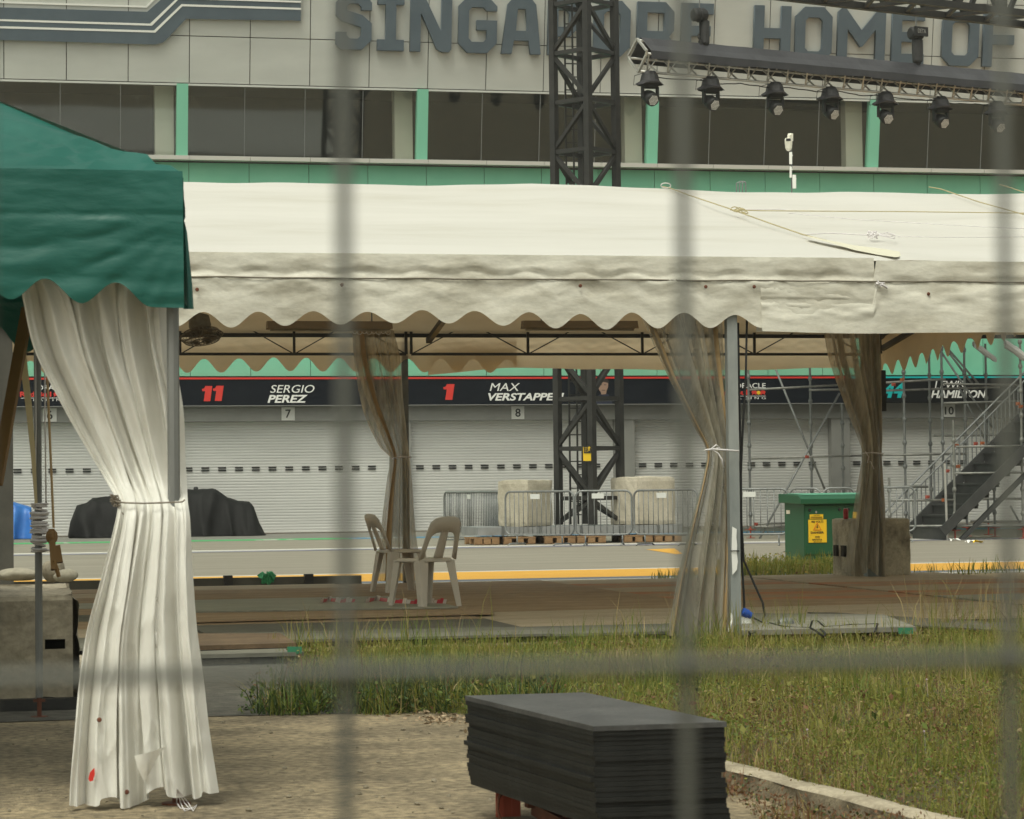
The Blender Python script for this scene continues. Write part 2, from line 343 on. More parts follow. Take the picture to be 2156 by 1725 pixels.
# ------------------------------------------------------------------ pit building
bld = thing('pit_building', 'long grey and mint green pit building with tinted windows and roller shutters', 'building', (15, 68, 0))
JX = 12.74; PW = 1.625
b = MB(); pb = MB()
XL, XR = JX - PW * 26, JX + PW * 26
def panels(mb, bk, rows, pitch, x0, x1, g=.012, zf=lambda X, z, o: FZ(X, z, o)):
    k0 = math.ceil((x0 - JX) / pitch); k1 = math.floor((x1 - JX) / pitch)
    for k in range(k0, k1):
        a = JX + k * pitch + g; c = JX + (k + 1) * pitch - g
        for z0, z1 in rows:
            e = random.uniform(0, .006)
            P = [zf(a, z0 + g, e), zf(c, z0 + g, e), zf(c, z1 - g, e), zf(a, z1 - g, e)]
            mb.prism(P, (0, .03, 0))
panels(b, None, [(12.12, 13.36), (13.36, 14.86), (14.86, 16.4)], PW, XL, XR)
b.build('fascia', m_clad, bld)
b = MB(); b.prism([FZ(XL, 12.1, -.05), FZ(XR, 12.1, -.05), FZ(XR, 16.45, -.05), FZ(XL, 16.45, -.05)], (0, .4, 0)); b.build('fascia_backing', m_joint, bld)
b = MB(); b.bar((XL, 67.68 - .0, 12.075), (XR, 67.68, 12.075), .09, .05); b.build('fascia_trim', m_clad, bld)
b = MB(); panels(b, None, [(4.26, 7.2), (7.2, 10.03)], PW, XL, XR, g=.008); b.build('wall', m_green, bld)
b = MB(); b.box((JX, 68.3, 7.15), (XR - XL, .5, 5.8)); b.build('wall_backing', m_joint, bld)
b = MB()
k = 0
x = XL
while x < XR - .1:
    b.box((x + PW / 2, 67.83, 10.115), (PW - .012, .34, .11)); x += PW
b.build('sill', M('sill metal', (.47, .46, .42), .45), bld)
# interior seen through the tinted glazing
b = MB(); b.box((JX, 71.5, 11.2), (XR - XL, .2, 2.6)); b.box((JX, 69.9, 12.4), (XR - XL, 3.4, .1)); b.box((JX, 69.95, 9.95), (XR - XL, 3.3, .1)); b.build('interior', M('dark interior', (.042, .045, .041), .9), bld)
m_glass = bpy.data.materials.new('tinted glass'); m_glass.use_nodes = True; t = m_glass.node_tree; N = t.nodes; L = t.links; N.clear()
o_ = N.new('ShaderNodeOutputMaterial'); g_ = N.new('ShaderNodeBsdfGlossy'); g_.inputs['Roughness'].default_value = .03; g_.inputs[0].default_value = (.85, .90, .88, 1)
t_ = N.new('ShaderNodeBsdfTransparent'); t_.inputs[0].default_value = (.78, .80, .76, 1); x_ = N.new('ShaderNodeMixShader'); lw = N.new('ShaderNodeLayerWeight'); lw.inputs[0].default_value = .5; pw_ = N.new('ShaderNodeMath'); pw_.operation = 'POWER'; pw_.inputs[1].default_value = 3.0; L.new(lw.outputs['Facing'], pw_.inputs[0]); fr = N.new('ShaderNodeMath'); fr.operation = 'MULTIPLY_ADD'; fr.inputs[1].default_value = .75; fr.inputs[2].default_value = .11; L.new(pw_.outputs[0], fr.inputs[0])
L.new(fr.outputs[0], x_.inputs[0]); L.new(t_.outputs[0], x_.inputs[1]); L.new(g_.outputs[0], x_.inputs[2]); L.new(x_.outputs[0], o_.inputs[0])
FINS = [6.05 + 6.54 * k for k in range(-5, 7)]
m_fin = M('mint fin', (.20, .52, .37), .5)
m_col = M('interior column', (.62, .62, .56), .8)
m_mull = M('mullion', (.20, .205, .20), .5)
for k, fx in enumerate(FINS[:-1]):
    b = MB(); b.prism([FZ(fx - .15, 10.17, .16), FZ(fx + .15, 10.17, .16), FZ(fx + .15, 12.08, .16), FZ(fx - .15, 12.08, .16)], (0, .3, 0)); b.build('fin', m_fin, bld)
    b = MB(); b.box((fx - .44, 68.36, 11.16), (.50, .4, 2.05)); b.build('column', m_col, bld)
    x0 = fx + .15; x1 = FINS[k + 1] - .15
    b = MB(); b.poly([FZ(x0, 10.17), FZ(x1, 10.17), FZ(x1, 12.1), FZ(x0, 12.1)]); w = b.build('window', m_glass, bld, fixn=False)
    for j in (1, 2, 3):
        xm = fx + 6.54 * j / 4 + (.05 if j < 3 else .0); b = MB()
        b.bar(FZ(xm, 10.17, .012), FZ(xm, 12.1, .012), .014, .02, side=(1, 0, 0)); b.build('mullion', m_mull, w)
# garage level
b = MB(); b.box((JX, 68.28, 3.87), (XR - XL, .4, .74)); b.box((JX, 68.2, 3.265), (XR - XL, .36, .43))
NP = [2.52 + 6.34 * k for k in range(-4, 9)]
shx = []
pc = lambda px: PY(px, 1000, 68).x
s0, s1, s2, s3 = pc(1298), pc(1338), pc(1747), pc(1792)
PITCHG = 6.34; pw = s1 - s0
for k in range(-5, 9):
    c = (s0 + s1) / 2 + PITCHG * k
    b2 = MB(); b2.box((c, 68.3, 1.53), (pw, .5, 3.04)); b2.build('pillar', m_lintel, bld)
    shx.append((c + pw / 2, c + PITCHG - pw / 2))
b.build('lintel', m_lintel, bld)
for (a, c) in shx:
    if c < -6 or a > 40: continue
    b = MB(); rows = []; z = 0.02; ns = 39; h = 3.03 / ns
    for i in range(ns):
        for dz, dy in ((.0, .006), (.10, -.008), (.5, -.012), (.90, -.008), (.95, .006)):
            rows.append([V((a, 68.36 + dy, .02 + (i + dz) * h)), V((c, 68.36 + dy, .02 + (i + dz) * h))])
    b.grid(rows); sh = b.build('roller_shutter', m_shut, bld, fixn=False)
    b = MB(); n = int((c - a) / .455)
    for i in range(n):
        xx = a + .2 + i * .455
        for zz in (1.735, 1.805): b.box((xx + .1, 68.33, zz), (.21, .03, .034))
    b.build('vent_slots', m_slot, sh)
# numbered plates
for xn, s in ((2.52, '6'), (8.87, '7'), (15.24, '8'), (27.92, '10')):
    p = thing('number_plate', 'square white plate with the number %s above a garage shutter' % s, 'sign', (xn, 67.99, 3.04), 'numbered plates above the shutters')
    b = MB(); b.box((xn, 68.005, 3.245), (.36, .03, .36)); b.build('plate', M('plate grey white', (.56, .56, .53), .5), p)
    wd = .15 if len(s) == 1 else .27
    letters('numeral', s, m_blackp, p, (xn - wd / 2, 67.989, 3.13), wd, .23, ext=.004, off=.015)
# team banners
BY = 67.78
xb0, xb1, xb2 = PY(-330, 820, BY).x, PY(1785, 820, BY).x, 46.0
ban = thing('garage_banner', 'navy banner with a red top edge and white names above the shutters', 'banner', (12, BY, 3.47), 'banners above the garages')
b = MB(); b.box(((xb0 + xb1) / 2, BY + .06, 3.82), (xb1 - xb0, .12, .70)); b.build('panel', m_navy, ban)
b = MB(); b.box(((xb0 + xb1) / 2, BY + .055, 4.195), (xb1 - xb0, .15, .05)); b.build('red_edge', m_red, ban)
b = MB(); b.box(((xb0 + xb1) / 2, BY + .055, 3.46), (xb1 - xb0, .13, .02)); b.build('lower_edge', M('banner rail', (.2, .2, .19), .5), ban)
F = BY - .003
def numeral1(x0, x1, y0, y1):
    P = [(.34, 1), (1, 1), (.80, 0), (.18, 0), (.32, .66), (.06, .66), (.0, .80), (.22, .84)]
    b = MB(); b.prism([PY(lerp(x0, x1, u), lerp(y1, y0, v), F) for u, v in P], (0, -.006, 0)); b.build('race_number', m_red, ban)
numeral1(425, 447, 813, 845); numeral1(448, 471, 812.5, 844.5)
textpx('first_name', 'SERGIO', m_print, ban, 569, 811, 662, 827.5, F, shear=.22)
textpx('surname', 'PEREZ', m_print, ban, 563, 832, 648, 848.5, F, shear=.25, off=.028)
numeral1(933, 957, 809, 842)
textpx('first_name', 'MAX', m_print, ban, 1031, 807, 1095, 823.5, F, shear=.22)
textpx('surname', 'VERSTAPPEN', m_print, ban, 1028, 828, 1188, 844, F, shear=.25, off=.028)
def teamlogo(x0, dy):
    w = 64
    textpx('sponsor_name', 'ORACLE', m_print, ban, x0, 807 + dy, x0 + w, 817.5 + dy, F, off=.005)
    textpx('team_name', 'Red Bull', m_red, ban, x0 - 36, 821 + dy, x0 + 30, 832 + dy, F, off=.03)
    b = MB()
    for s in (1, -1):
        cx = x0 + 49
        pts = [(cx + s * 1, 828), (cx + s * 4, 824), (cx + s * 8, 822), (cx + s * 13, 823), (cx + s * 15, 826), (cx + s * 13, 828), (cx + s * 14, 832), (cx + s * 9, 829), (cx + s * 5, 832), (cx + s * 3, 829)]
        b.prism([PY(px, py + dy, F) for px, py in pts], (0, -.006, 0))
    b.build('bull_emblem', m_red, ban)
    b = MB(); c = PY(x0 + 49, 827 + dy, F - .008); b.lathe(c, [(.055, 0), (.055, .004)], 16, (0, -1, 0)); b.build('emblem_disc', m_yel, ban)
    b = MB(); a = PY(x0 - 34, 834.5 + dy, F); c = PY(x0 + w, 834 + dy, F); b.bar(a, c, .012, .012); b.build('rule', m_print, ban)
    textpx('team_word', 'RACING', m_print, ban, x0 - 8, 836 + dy, x0 + w, 841 + dy, F, space=1.7)
teamlogo(1548, 0); teamlogo(78, 4)
# printed portrait at the end of the second name
por = MB(); pp = lambda L_, o=.0: [PY(x, y, F - o) for x, y in L_]
por.prism(pp([(1252, 852), (1256, 838), (1262, 831), (1270, 828), (1280, 830), (1286, 838), (1290, 852)]), (0, -.003, 0)); por.build('portrait_shirt', M('printed shirt', (.012, .017, .04), .6), ban)
por = MB(); por.prism(pp([(1258, 806), (1259, 815), (1262, 822), (1265, 826), (1266, 831), (1276, 830), (1277, 823), (1280, 816), (1281, 806), (1276, 801), (1263, 801)], .004), (0, -.003, 0)); por.build('portrait_face', m_skin, ban)
por = MB(); por.prism(pp([(1257, 809), (1257, 800), (1262, 796.5), (1272, 796), (1279, 798), (1282, 803), (1281.5, 810), (1279, 806), (1271, 804.5), (1262, 805), (1259, 806)], .008), (0, -.003, 0))
for ex in (1265, 1274): por.prism(pp([(ex - 2.5, 810), (ex + 2.5, 810), (ex + 2.5, 811.3), (ex - 2.5, 811.3)], .008), (0, -.003, 0))
por.prism(pp([(1267, 821.5), (1274, 821.3), (1274, 822.4), (1267, 822.5)], .008), (0, -.003, 0)); por.build('portrait_hair', m_hair, ban)
b = MB(); b.prism(pp([(1263, 841), (1275, 840), (1275, 844), (1263, 845)], .008), (0, -.003, 0)); b.build('shirt_badge', m_yel, ban)
ban2 = thing('garage_banner', 'black banner with a teal top edge above the shutters behind the scaffold', 'banner', (30, BY, 3.47), 'banners above the garages')
b = MB(); b.box(((xb1 + xb2) / 2 + .02, BY + .06, 3.82), (xb2 - xb1 - .04, .12, .70)); b.build('panel', m_black, ban2)
b = MB(); b.box(((xb1 + xb2) / 2 + .02, BY + .055, 4.195), (xb2 - xb1 - .04, .15, .05)); b.build('teal_edge', m_teal, ban2)
textpx('race_number', '44', m_teal, ban2, 1858, 806, 1905, 838, F, off=.05, shear=.25)
textpx('first_name', 'LEWIS', m_print, ban2, 1968, 802, 2030, 819, F, shear=.22)
textpx('surname', 'HAMILTON', m_print, ban2, 1960, 822, 2077, 838.5, F, shear=.25, off=.028)
# ------------------------------------------------------------------ block lettering on the fascia
sg = thing('facade_sign', 'large slate blue block letters across the grey fascia of the pit building', 'sign', (15, 67.5, 13.08))
Z0, Z1 = 13.09, 14.60
def chamfer(w, h, c): return [(c, 0), (w - c, 0), (w, c), (w, h - c), (w - c, h), (c, h), (0, h - c), (0, c)]
def letter(ch, x0, x1):
    a = PF(x0, 100).x; w = PF(x1, 100).x - a; h = Z1 - Z0; t = .29; c = .26; i = .09
    mid = h / 2
    if ch == 'O': L_ = [chamfer(w, h, c), [(x + t, y + t) for x, y in chamfer(w - 2 * t, h - 2 * t, i)]]
    elif ch == 'I': L_ = [[(0, 0), (w, 0), (w, t), (w / 2 + t / 2, t), (w / 2 + t / 2, h - t), (w, h - t), (w, h), (0, h), (0, h - t), (w / 2 - t / 2, h - t), (w / 2 - t / 2, t), (0, t)]]
    elif ch == 'S': L_ = [[(0, .14), (.14, 0), (w - c, 0), (w, c), (w, mid - .05), (w - c, mid + .16), (t, mid + .28), (t, h - t - i), (t + i, h - t), (w - t - i, h - t), (w - t, h - t - i), (w - t, h - .46), (w, h - .46), (w, h - c), (w - c, h), (c, h), (0, h - c), (0, mid + .14), (.16, mid), (w - t, mid - .16), (w - t, t + i), (w - t - i, t), (t + i, t), (t, t + i), (t, .46), (0, .46)]]
    elif ch == 'N': L_ = [[(0, 0), (t, 0), (t, h * .68), (w - t - .12, .08), (w - t + .02, 0), (w - .06, 0), (w, .08), (w, h), (w - t, h), (w - t, h * .36), (t + .1, h - .05), (t, h), (.08, h), (0, h - .08)]]
    elif ch == 'G': L_ = [[(c, 0), (w - c, 0), (w, c), (w, mid + .12), (w * .47, mid + .12), (w * .47, mid - .14), (w - t, mid - .14), (w - t, t + i), (w - t - i, t), (t + i, t), (t, t + i), (t, h - t - i), (t + i, h - t), (w - t - i, h - t), (w - t, h - t - i), (w, h - t - i), (w, h - c), (w - c, h), (c, h), (0, h - c), (0, c)]]
    elif ch == 'A': L_ = [[(0, 0), (t, 0), (t + .06, .36), (w - t - .06, .36), (w - t, 0), (w, 0), (w * .86, h - .18), (w * .72, h), (w * .28, h), (w * .14, h - .18)], [(t + .11, .62), (w * .40, h - .30), (w * .60, h - .30), (w - t - .11, .62)]]
    elif ch == 'P': L_ = [[(0, 0), (t, 0), (t, .5), (w - c, .5), (w, .5 + c), (w, h - c), (w - c, h), (0, h)], [(t, .5 + t - .03), (t, h - t), (w - t - i, h - t), (w - t, h - t - i), (w - t, .5 + t + .05), (w - t - i, .5 + t - .03)]]
    elif ch == 'R': L_ = [[(0, 0), (t, 0), (t, .42), (w - t - .12, .42), (w - t, .3), (w - t, 0), (w, 0), (w, .4), (w - .14, .58), (w, .74), (w, h - c), (w - c, h), (0, h)], [(t, .72), (t, h - t), (w - t - .02, h - t), (w - t, h - t - .02), (w - t, .74), (w - t - .02, .72)]]
    elif ch == 'E': L_ = [[(0, 0), (w, 0), (w, t), (t, t), (t, mid - .13), (w * .92, mid - .13), (w * .92, mid + .14), (t, mid + .14), (t, h - t), (w, h - t), (w, h), (0, h)]]
    elif ch == 'F': L_ = [[(0, 0), (t, 0), (t, mid - .13), (w * .95, mid - .13), (w * .95, mid + .14), (t, mid + .14), (t, h - t), (w, h - t), (w, h), (0, h)]]
    elif ch == 'H': L_ = [[(0, 0), (t, 0), (t, mid - .14), (w - t, mid - .14), (w - t, 0), (w, 0), (w, h), (w - t, h), (w - t, mid + .14), (t, mid + .14), (t, h), (0, h)]]
    elif ch == 'M': L_ = [[(0, 0), (t, 0), (t, h * .62), (w / 2 - .03, h * .30), (w / 2 + .03, h * .30), (w - t, h * .62), (w - t, 0), (w, 0), (w, h - .1), (w - .1, h), (w - .22, h), (w / 2, h * .60), (.22, h), (.1, h), (0, h - .1)]]
    shape2d('letter', L_, m_letter, sg, lambda x, y, o: FZ(a + x, Z0 + y, .05 + o), .12)
for ch, x0, x1 in (('S', 705, 780), ('I', 792, 848), ('N', 861, 948), ('G', 962, 1043), ('A', 1053, 1136), ('P', 1150, 1216), ('O', 1246, 1323), ('R', 1337, 1415), ('E', 1430, 1497),
                   ('H', 1583, 1660), ('O', 1670, 1747), ('M', 1759, 1859), ('E', 1873, 1941), ('O', 1979, 2056), ('F', 2065, 2133)): letter(ch, x0, x1)
# striped emblem
em = thing('facade_emblem', 'slate blue angular band with white stripes on the left of the fascia', 'emblem', (4, 67.6, 13.3))
dz = lambda L_, o: [PF(x, y, o) for x, y in L_]
def band(name, px, mat, o, th):
    b = MB(); P = dz(px, o); b.prism(P, V((0, 1, TILT)).normalized() * th); b.build(name, mat, em)
band('band', [(-120, 12), (310, 25), (352, -12), (420, -60), (633, -52), (633.5, 44), (392, 40), (350, 84), (341, 91), (325, 94), (-120, 81)], m_letter, .12, .10)
band('stripe', [(-120, 37), (316, 50), (377, -8), (383, -8), (320, 54.5), (-120, 41)], m_white, .13, .008)
band('stripe', [(-120, 52), (324, 64.5), (382, 9), (634, 17), (634, 21), (384, 13.5), (327, 69), (-120, 56.5)], m_white, .13, .008)
band('stripe', [(376, -6), (634, 2), (634, 6), (373, -2)], m_white, .138, .008)
band('stripe', [(-120, -1), (307, 12.5), (330, -10), (336, -10), (309, 16.5), (-120, 3)], m_white, .03, .02)
# ------------------------------------------------------------------ truss tower with its ballast
TC = PY(1242, 1108, 51.2); TX, TY = TC.x, TC.y
tw = thing('truss_tower', 'tall black lattice truss tower rising behind the white tent', 'tower', (TX, TY, .17))
hd = .65; ang = R(-12.5 + 4)
LEG = {}
for i, nme in enumerate(('right', 'back', 'left', 'front')):
    a = ang + i * math.pi / 2; LEG[nme] = V((TX + hd * math.cos(a), TY + hd * math.sin(a), 0))
ZT = 13.5; ZB = .38
for q in LEG.values():
    b = MB(); b.bar(q + V((0, 0, ZB)), q + V((0, 0, ZT)), .135, .135, side=(math.cos(ang + .78), math.sin(ang + .78), 0)); b.build('leg', m_steelblk, tw)
bay = 1.036; z0 = PY(1236, 1049, 51.2).z - bay; lv = [z0 + bay * k for k in range(0, 14)]
order = ['left', 'front', 'right', 'back']
for k, z in enumerate(lv):
    b = MB(); d = MB()
    for i in range(4):
        p = LEG[order[i]]; q = LEG[order[(i + 1) % 4]]
        if z > ZB: b.bar(p + V((0, 0, z)), q + V((0, 0, z)), .085)
        if k < len(lv) - 1:
            up = (k + i) % 2 == 0; zz0, zz1 = max(z, ZB), lv[k + 1]
            lo_, hi_ = (zz0 + .05, zz1 - .05)
            d.bar(p + V((0, 0, lo_ if up else hi_)), q + V((0, 0, hi_ if up else lo_)), .075)
    if b.v: b.build('horizontal_brace', m_steelblk, tw)
    if d.v: d.build('diagonal_brace', m_steelblk, tw)
b = MB(); lx = lerp(LEG['left'], LEG['back'], .42)
for s in (0, .17):
    q = lx + V((s, .12 * s, 0)); b.bar(q + V((0, 0, ZB)), q + V((0, 0, ZT)), .035)
z = ZB + .2
while z < ZT: b.bar(lx + V((0, 0, z)), lx + V((.25, .02, z)), .025); z += .28
b.build('ladder', m_steelblk, tw)
p = thing('warning_sign', 'small black and yellow notice fixed to the front leg of the truss tower', 'sign', LEG['front'] + V((.03, -.09, 2.3)))
b = MB(); c = PY(1236, 956, 50.46); b.box(c, (.165, .012, .29)); b.build('plate', m_yel, p)
b = MB(); c2 = PY(1236.5, 950, 50.45); b.box(c2 + V((0, -.003, .03)), (.15, .006, .15)); b.build('black_panel', m_blackp, p)
for j, s in enumerate(('SAFE', 'WORK LOAD', 'MUST NOT', 'EXCEED')): letters('writing', s, m_yel, p, c2 + V((-.062, -.007, .065 - .028 * j)), .085, .016, ext=.002)
b = MB(); b.lathe(c2 + V((.04, -.006, .07)), [(.022, 0), (.022, .003)], 14, (0, -1, 0)); b.box(c2 + V((.035, -.008, .03)), (.02, .003, .05)); b.build('hand_symbol', m_yel, p)
# steel ballast frame, blocks, pallets
bf = thing('ballast_frame', 'flat grey steel ballast frame lying on the wooden pallets under the tower', 'frame', (TX, TY - .6, .17))
xa, xb = PY(1003, 1118, 50.5).x, PY(1432, 1118, 50.5).x
b = MB(); b.box(((xa + xb) / 2, 51.2, .275), (xb - xa, 1.7, .17)); b.build('deck', M('grey painted steel', (.27, .28, .28), .6, c2=(.20, .205, .20), vs=3), bf)
for xx in (.12, .3, .5, .7, .88): b = MB(); b.box((lerp(xa, xb, xx), 50.335, .272), (.05, .03, .19)); b.build('rib', m_galvd, bf)
def rough_block(name, c, sz, rz, mat, seed, n=10, rough=.012, bev=.035):
    b = MB(); hx, hy, hz = V(sz) / 2; rot = Matrix.Rotation(rz, 3, 'Z')
    bm = bmesh.new(); bmesh.ops.create_cube(bm, size=1); bmesh.ops.subdivide_edges(bm, edges=bm.edges[:], cuts=n, use_grid_fill=True)
    for v in bm.verts:
        q = V((v.co.x * sz[0], v.co.y * sz[1], v.co.z * sz[2])); h = (hx, hy, hz)
        k = sum(1 for i in range(3) if abs(abs(q[i]) - h[i]) < 1e-4)
        dn = q.normalized()
        if k >= 2:
            w = bev * (.6 + .6 * abs(wr(q.x * 7, q.y * 7 + q.z * 5, seed)))
            for i in range(3):
                if abs(abs(q[i]) - h[i]) < 1e-4: q[i] -= math.copysign(w * (.5 if k == 2 else .6), q[i])
        q += dn * rough * wr(q.x * 6 + q.z * 5, q.y * 6 - q.z * 4, seed + 1, 4)
        v.co = rot @ q
    vs = [V(v.co) + V(c) for v in bm.verts]; bm.verts.index_update(); fs = [tuple(v.index for v in f.verts) for f in bm.faces]; bm.free()
    b.add(vs, fs); return b.build(name, mat, smooth=False)
cb1 = PY(1119, 1060, 50.35); cb2 = PY(1362, 1056, 50.35)
tag(rough_block('concrete_block', (cb1.x, 50.92, .36 + .48), (.83, .83, .96), R(38), m_conc, 3), 'pale square concrete block left of the truss tower, grey stained on one face', 'concrete block', 'concrete blocks at the tower foot')
tag(rough_block('concrete_block', (cb2.x + .10, 51.02, .36 + .50), (1.05, .9, 1.0), R(24), M('cream concrete', (.46, .415, .32), .9, c2=(.56, .51, .41), vs=2.2, bump=.4, bs=14, fine=.1), 9), 'cream square concrete block right of the truss tower, the wider of the two', 'concrete block', 'concrete blocks at the tower foot')
def pallet(xa, xb, y0, y1, lab):
    t = thing('pallet', lab, 'pallet', ((xa + xb) / 2, (y0 + y1) / 2, .01), 'wooden pallets under the ballast')
    n = 3
    for k in range(n):
        xx = lerp(xa + .08, xb - .08, k / (n - 1))
        for yy in (y0 + .07, (y0 + y1) / 2, y1 - .07): b = MB(); b.box((xx, yy, .075), (.15, .14, .10)); b.build('foot_block', m_wood, t)
    b = MB(); 
    for k in range(6): yy = lerp(y0 + .06, y1 - .06, k / 5); b.box(((xa + xb) / 2, yy, .145), (xb - xa, .12, .03))
    b.build('pallet_or_shade_boards', m_wood, t)
    b = MB()
    for yy in (y0 + .07, y1 - .07): b.box(((xa + xb) / 2, yy, .017), (xb - xa, .12, .014))
    b.build('base_boards', m_wood, t)
for a, c, lab in ((1000, 1052, 'narrow wooden pallet at the left end of the ballast row'), (1062, 1128, 'wooden pallet under the left concrete block'), (1148, 1212, 'wooden pallet between the left concrete block and the tower'),
                  (1216, 1276, 'wooden pallet in front of the truss tower foot'), (1316, 1375, 'wooden pallet under the cream concrete block'), (1380, 1436, 'wooden pallet at the right end of the ballast row')):
    pallet(PY(a, 1140, 50.2).x, PY(c, 1140, 50.2).x, 50.2, 51.3, lab)
# ------------------------------------------------------------------ crowd barriers
m_plate = M('small white plate', (.62, .63, .60), .5)
def barrier(p, q, lab, plate=.45, H=1.07, feet=True, mat=None):
    mat = mat or m_galv
    p = V(p); q = V(q); p.z = q.z = .01; u = (q - p).normalized(); L_ = (q - p).length; nrm = V((-u.y, u.x, 0)); Z = V((0, 0, 1))
    t = thing('crowd_barrier', lab, 'barrier', (p + q) / 2, 'grey steel crowd barriers')
    rr = .13; zb = .21; pts = []
    for cx, cz, a0 in ((L_ - rr, H - rr, 0), (rr, H - rr, 90), (rr, zb + rr, 180), (L_ - rr, zb + rr, 270)):
        for k in range(5): a = R(a0 + 22.5 * k); pts.append(p + u * (cx + rr * math.cos(a)) + Z * (cz + rr * math.sin(a)))
    b = MB(); b.tube(pts, .021, 8, closed=True); b.build('frame', mat, t, smooth=True)
    b = MB(); n = max(5, int(L_ / .115))
    for k in range(1, n): x = L_ * k / n; b.tube([p + u * x + Z * (zb + .01), p + u * x + Z * (H - .01)], .0085, 6)
    b.build('infill_bars', mat, t, smooth=True)
    if feet:
        for s in (.17, .83):
            b = MB(); c = p + u * L_ * s; b.tube([c + Z * zb, c + Z * .03], .016, 8); b.tube([c - nrm * .28 + Z * .0, c - nrm * .22 + Z * .035, c + nrm * .22 + Z * .035, c + nrm * .28], .016, 8); b.build('foot', mat, t, smooth=True)
    if plate is not None:
        b = MB(); c = p + u * (L_ * plate) + Z * (H - .10) - nrm * (.022 if nrm.y > 0 else -.022); b.box(c, (.24, .008, .10), math.atan2(u.y, u.x)); b.build('name_plate', m_plate, t)
    return t
barrier(G(937, 1139), G(1060, 1146), 'crowd barrier at the left end of the row beside the plastic chairs')
barrier(G(1065, 1149), G(1209, 1150), 'crowd barrier in front of the left concrete block')
barrier(G(1213, 1150), G(1331, 1149), 'crowd barrier in front of the truss tower foot', plate=.4)
barrier(G(1336, 1149), G(1470, 1150), 'crowd barrier in front of the cream concrete block')
barrier(G(936, 1136), G(1068, 1128), 'crowd barrier running back from the left end of the row', plate=None)
barrier(G(1545, 1150), G(1660, 1149), 'crowd barrier just right of the front tent pole', plate=.3)
barrier(G(1664, 1149), G(1729, 1149), 'short crowd barrier behind the green cabinet, left one', plate=None)
barrier(G(1735, 1148), G(1800, 1147), 'crowd barrier behind the green cabinet and the brown curtain', plate=None)
barrier(G(1850, 1143), G(1928, 1142), 'crowd barrier before the foot of the scaffold stair', plate=None)
# ------------------------------------------------------------------ lighting truss and its lamps
U_ = V((math.cos(R(17.5)), math.sin(R(17.5)), 0)); NT = V((-U_.y, U_.x, 0)); Zv = V((0, 0, 1))
D0 = ray(1345, 120); T0 = CP + D0 * 51.5
def PT(x, y, off=0.0): return PN(x, y, T0 + NT * off, NT)
sB0 = (PT(1365, 147) - T0).dot(U_); zc = T0.z
tr = thing('lighting_truss', 'silver lighting truss under a black rain cover, hung in front of the block letters', 'truss', T0)
def TQ(s, n, z): return T0 + U_ * s + NT * n + Zv * z
zt = (PT(1390, 100) - T0).z; zm = (PT(1372, 128) - T0).z; zl = (PT(1372, 150) - T0).z
LT = 18.0
zA, zB_, zC_ = .34, .02, -.30
b = MB()
for n, z in ((-.02, zC_), (-.30, zB_), (.30, zB_), (.0, zA)): b.tube([TQ(0, n, z), TQ(LT, n, z)], .027, 8)
b.build('chords', m_alu, tr, smooth=True)
b = MB(); s = .05
while s < LT - .4:
    b.bar(TQ(s, -.30, zB_), TQ(s + .13, -.02, zC_), .03); b.bar(TQ(s + .26, .30, zB_), TQ(s + .39, -.02, zC_), .03); b.bar(TQ(s + .26, -.30, zB_), TQ(s + .13, -.02, zC_), .018); s += .5
b.build('lacing', m_alu, tr)
b = MB()
for ss in (0.0,):
    ring = [TQ(ss - .03, *q) for q in ((.0, zA + .03), (-.34, zB_ + .05), (-.30, zB_ - .05), (-.02, zC_ - .02), (.30, zB_ - .05), (.34, zB_ + .05))]
    for i in range(6): b.bar(ring[i], ring[(i + 1) % 6], .05, .04)
b.build('end_frame', m_alu, tr)
b = MB(); rows = []
for i in range(150):
    s = .05 + i * LT / 150; w = .012 * wr(s * 4, 0, 5) ; sg_ = .02 * abs(math.sin(s * math.pi / .9))
    rows.append([TQ(s, -.37 + w, zB_ - .10 - .015 * wr(s * 3, 3, 8)), TQ(s, -.37 + w, zB_ + .06), TQ(s, -.18 + w, lerp(zB_ + .06, zA + .06, .5) - sg_ * .6), TQ(s, 0, zA + .07 - sg_ * .4), TQ(s, .18, lerp(zB_ + .06, zA + .06, .5)), TQ(s, .37, zB_ + .06), TQ(s, .37, zB_ - .1)])
b.grid(rows); b.build('rain_cover', M('truss rain cover', (.030, .030, .034), .38, c2=(.052, .052, .058), vs=1.5, bump=.25, bs=4), tr, fixn=False)
b = MB(); pts = []
for i in range(140): s = .3 + i * .115; pts.append(TQ(s, -.05, zC_ - .05 - .05 * abs(math.sin(s * 2.5)) - .03 * abs(wr(s * 3, 1, 4))))
b.tube(pts, .012, 6); b.build('cable', m_rubber, tr)
